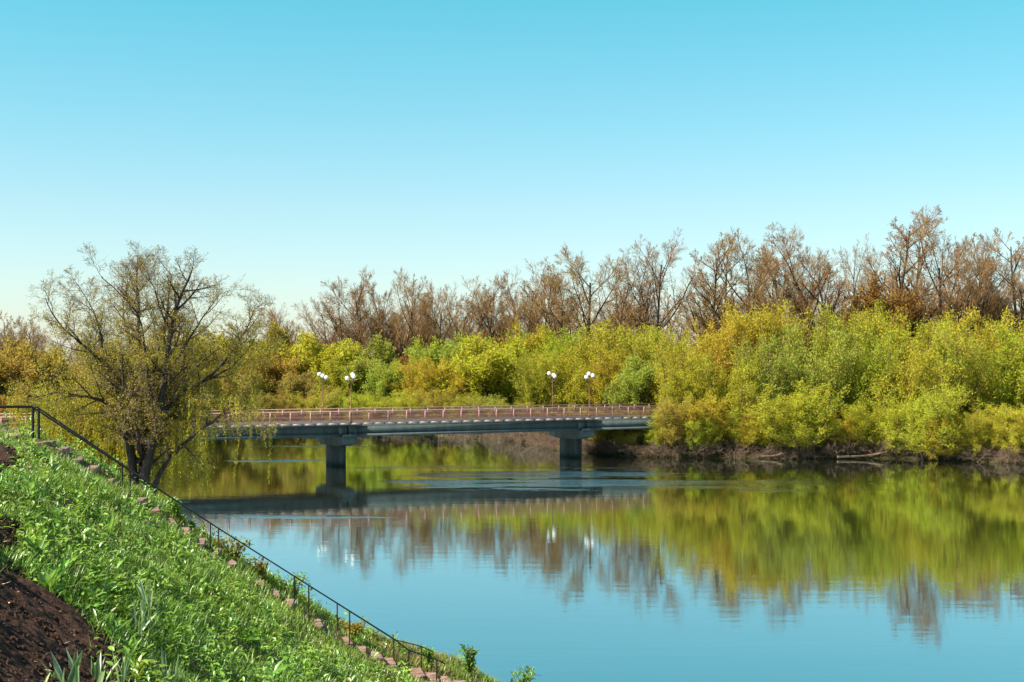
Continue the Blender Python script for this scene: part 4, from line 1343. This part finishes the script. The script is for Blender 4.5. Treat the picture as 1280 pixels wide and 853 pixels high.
def ovals(C, A, L, W, rng, curl=.25):
    """pointed oval leaves, 3 segments, folded a little along the middle and curling down"""
    n = len(C)
    S = unit(np.cross(A, np.array([0, 0, 1.0])) + rng.normal(size=(n, 3)) * .25)
    Nn = unit(np.cross(S, A))
    prof = [(0, .12), (.3, .9), (.62, .8), (1.0, .03)]
    V = np.empty((n, 4, 3, 3))
    for k, (q, w_) in enumerate(prof):
        c = C + A * (L * q)[:, None] - np.array([0, 0, 1.0]) * (curl * L * q * q)[:, None]
        for j, sg in enumerate((-.5, 0, .5)):
            V[:, k, j] = c + S * (W * w_ * sg)[:, None] + Nn * (W * w_ * .22 * abs(sg) * 2)[:, None]
    idx = np.arange(n * 12).reshape(n, 4, 3)
    F = np.stack([idx[:, :-1, :-1], idx[:, :-1, 1:], idx[:, 1:, 1:], idx[:, 1:, :-1]], -1).reshape(-1, 4)
    return V.reshape(-1, 3), F

def herbs():
    rng = np.random.default_rng(33)
    x, y = scatter(4600, rng, 1.7)
    u, v = uv_of(x, y)
    on, near = stair_zone(x, y)
    pt = patchy(x, y, 1.7, 5.0)
    keep = ~on & (~near | (rng.random(len(x)) < .25)) & (u < 7.5) & ((pt > .36) | (rng.random(len(x)) < .25))
    x, y, near = x[keep], y[keep], near[keep]
    C, A, L, W = [], [], [], []
    for i in range(len(x)):
        nl = rng.integers(6, 13)
        hh = rng.uniform(.12, .48) * (.4 if near[i] else 1)
        z = float(emb(x[i], y[i]))
        az = rng.uniform(0, 6.28) + np.arange(nl) * 2.4
        q = (np.arange(nl) + .5) / nl
        el = np.radians(rng.uniform(8, 60, nl))
        C.append(np.stack([x[i] + rng.normal(0, .012, nl), y[i] + rng.normal(0, .012, nl), z + hh * q], 1))
        A.append(np.stack([np.cos(az) * np.cos(el), np.sin(az) * np.cos(el), np.sin(el)], 1))
        ls = rng.uniform(.08, .17)
        L.append(ls * rng.uniform(.7, 1.2, nl)); W.append(ls * rng.uniform(.26, .46) * np.ones(nl))
    x, y = scatter(900, rng, 3.0, 12.0)
    u, v = uv_of(x, y)
    on, near = stair_zone(x, y)
    for i in np.nonzero(~on & ~near & (y < 24) & (u > .4))[0]:
        nl = rng.integers(5, 12)
        z = float(emb(x[i], y[i]))
        st = rng.uniform(0, .3)
        az = rng.uniform(0, 6.28, nl); el = np.radians(rng.uniform(20, 80, nl))
        C.append(np.stack([x[i] + rng.normal(0, .02, nl), y[i] + rng.normal(0, .02, nl), z + st * rng.random(nl)], 1))
        A.append(np.stack([np.cos(az) * np.cos(el), np.sin(az) * np.cos(el), np.sin(el)], 1))
        ls = rng.uniform(.18, .36)
        L.append(ls * rng.uniform(.7, 1.2, nl)); W.append(ls * rng.uniform(.12, .26) * np.ones(nl))
    C = np.concatenate(C); A = np.concatenate(A)
    V, F = ovals(C, A, np.concatenate(L), np.concatenate(W), rng)
    tag(link('herb_cover', mesh_np('herb_cover', V, F, M['herb'], smooth=True)), 'broad leaved green herbs mixed into the grass of the slope', 'herbs', kind='stuff')
herbs()

# single plants one can point at
def blade_plant(name, px, py, n, L, W, lean, label, mat, seed, stem=0):
    rng = np.random.default_rng(seed)
    p = hit(px, py)
    root = tag(link(name, None, loc=tuple(p)), label, 'plant')
    az = rng.uniform(0, 6.28, n)
    el = np.radians(rng.uniform(90 - lean, 88, n))
    A = np.stack([np.cos(az) * np.cos(el), np.sin(az) * np.cos(el), np.sin(el)], 1)
    C = rng.normal(size=(n, 3)) * np.array([.05, .05, 0]) + np.array([0, 0, -.03])
    if stem:
        C[:, 2] += rng.random(n) * stem * .8
    ll = L * rng.uniform(.65, 1.15, n)
    V, F = ovals(C, A, ll, W * rng.uniform(.7, 1.2, n), rng, .12)
    link('leaves', mesh_np('leaves', V, F, M[mat], smooth=True), root)
    if stem:
        mb = MB(); mb.tube([(0, 0, -.05), (.01, 0, stem * .6), (.03, .01, stem)], [.009, .007, .004], 6); mb.build('stem', M[mat], root)
blade_plant('lily_plant', 85, 868, 9, .50, .07, 28, 'pale broad lily leaves at the left of the bottom edge on the soil', 'lily', 1)
blade_plant('lily_plant', 118, 862, 8, .42, .065, 35, 'upright lily leaves second from the left along the bottom edge', 'lily', 2)
blade_plant('lily_plant', 150, 866, 8, .52, .05, 24, 'narrow pointed lily leaves where the soil meets the grass at the bottom', 'lily', 3)
blade_plant('lily_plant', 205, 862, 12, .50, .05, 40, 'grassy lily clump at the bottom edge right of the soil', 'lily', 4)
blade_plant('tall_grass_plant', 185, 812, 14, .42, .045, 45, 'tall pale stalk plant standing highest above the herbs near the soil', 'lily', 5, stem=.75)
blade_plant('tall_grass_plant', 176, 818, 9, .36, .04, 45, 'shorter pale stalk plant leaning beside the tall one', 'lily', 15, stem=.5)
blade_plant('broad_weed', 58, 745, 14, .36, .11, 65, 'big broad leaved weed at the upper soil corner', 'herb', 6)
blade_plant('broad_weed', 82, 755, 10, .26, .10, 75, 'low broad leaved weed drooping onto the soil edge', 'herb', 7)
blade_plant('broad_weed', 45, 712, 14, .34, .07, 60, 'tall narrow leaved weed between the two soil beds', 'herb', 8, stem=.3)
blade_plant('broad_weed', 155, 795, 13, .30, .055, 80, 'starry leaved weed at the lower soil corner', 'fern', 9)
blade_plant('broad_weed', 285, 770, 16, .24, .06, 60, 'dark leafy weed standing in the middle of the slope', 'herb', 10, stem=.4)
blade_plant('broad_weed', 220, 715, 16, .22, .05, 60, 'upright leafy weed left of the stairs half way up', 'herb', 11, stem=.3)

def fern_plant(px, py, label, seed, n=11, L=.34):
    rng = np.random.default_rng(seed)
    p = hit(px, py)
    root = tag(link('feathery_plant', None, loc=tuple(p)), label, 'plant', 'feathery plants by the soil bed')
    Cs, As, Ls, Ws = [], [], [], []
    st = []
    for k in range(n):
        az = k * 2.4 + rng.uniform(-.3, .3); el = math.radians(rng.uniform(35, 75))
        ll = L * rng.uniform(.7, 1.2)
        pts = []
        for q in np.linspace(0, 1, 7):
            pts.append((math.cos(az) * math.cos(el) * ll * q, math.sin(az) * math.cos(el) * ll * q, math.sin(el) * ll * q - .35 * ll * q * q))
        pts = np.array(pts); st.append((pts, np.linspace(.004, .0015, 7)))
        for q in np.linspace(.15, 1, 16):
            c = np.array([np.interp(q, np.linspace(0, 1, 7), pts[:, i]) for i in range(3)])
            dirv = unit(pts[-1] - pts[0]); side = unit(np.cross(dirv, (0, 0, 1.0)))
            for sg in (-1, 1):
                a = unit(dirv * .7 + side * sg + rng.normal(size=3) * .12)
                Cs.append(c); As.append(a); Ls.append(ll * .34 * (1.1 - .8 * abs(q - .35))); Ws.append(ll * .07)
    sv, sf = tubes(st, 3)
    lv, lf = leaf_quads(np.array(Cs), np.array(As), np.array(Ls), np.array(Ws), rng)
    link('fronds', mesh_np('fronds', np.concatenate([sv, lv]), np.concatenate([sf, lf + len(sv)]), M['fern']), root)
FERN = [(118, 758, 'bright feathery plant hanging over the soil edge'), (140, 748, 'bright feathery plant behind the soil edge by the tall stalk'), (150, 772, 'feathery plant just left of the tall stalk plant'),
        (108, 735, 'feathery plant above the drooping broad weed'), (225, 770, 'feathery plant right of the tall stalk plant'), (250, 745, 'feathery plant in the mid slope right of the tall stalk'),
        (200, 735, 'feathery plant behind the tall stalk plant'), (170, 728, 'feathery plant higher up above the bright ones'), (310, 800, 'feathery plant low on the slope below the brick steps')]
for k, (a, b, l) in enumerate(FERN):
    fern_plant(a, b + 6, l, 300 + k)

def leafy_shrub(name, x, y, H, Wd, label, mat, seed, n=260, ls=.11):
    rng = np.random.default_rng(seed)
    z = float(emb(x, y))
    root = tag(link(name, None, loc=(x, y, z)), label, 'shrub')
    st = []
    for k in range(9):
        az = rng.uniform(0, 6.28); r = Wd * .5 * rng.uniform(.3, 1)
        st.append((np.array([(0, 0, -.1), (math.cos(az) * r * .5, math.sin(az) * r * .5, H * .5), (math.cos(az) * r, math.sin(az) * r, H * rng.uniform(.75, 1))]), np.array([.012, .008, .004])))
    C, D = sample_on(st, n, rng, .15)
    C += rng.normal(size=C.shape) * Wd * .06
    A = unit(D * .6 + rng.normal(size=C.shape) * .7)
    V, F = ovals(C, A, ls * rng.uniform(.6, 1.3, n), ls * .42 * rng.uniform(.7, 1.2, n), rng)
    link('leaves', mesh_np('leaves', V, F, M[mat], smooth=True), root)
    v, f = tubes(st, 5); link('stems', mesh_np('stems', v, f, M['twig']), root)
def at_uv(u, v):
    return xy_of(u, v)
leafy_shrub('bank_shrub', *at_uv(3.75, 1.6), .55, .8, 'yellow orange leaved shrub behind the far handrail half way down', 'autumn', 41)
leafy_shrub('bank_shrub', *at_uv(4.35, 1.7), .45, .7, 'second reddish shrub below the yellow orange one by the handrail', 'autumn', 42)
leafy_shrub('bank_shrub', *at_uv(6.3, 1.5), .40, .7, 'yellowish low shrub between the lower handrail posts', 'autumn', 43)
leafy_shrub('bank_shrub', *at_uv(5.0, 1.9), .55, .7, 'green shrub standing above the far handrail against the water', 'herb', 44)
leafy_shrub('bank_shrub', *at_uv(2.6, 1.8), .45, .6, 'green leafy shrub on the slope edge beyond the upper stairs', 'herb', 48)
leafy_shrub('bank_shrub', *at_uv(7.95, 1.5), .45, .45, 'bright green leafy plant by the bent end of the handrail', 'fern', 45)
leafy_shrub('bank_shrub', *at_uv(9.0, 2.2), .75, .5, 'dark green upright plant on the bank edge past the handrail end', 'herb', 46, 160, .16)
leafy_shrub('bank_shrub', *at_uv(10.2, 2.2), .95, .6, 'dark olive plant cut by the bottom edge at the end of the bank', 'herb', 47, 200, .16)
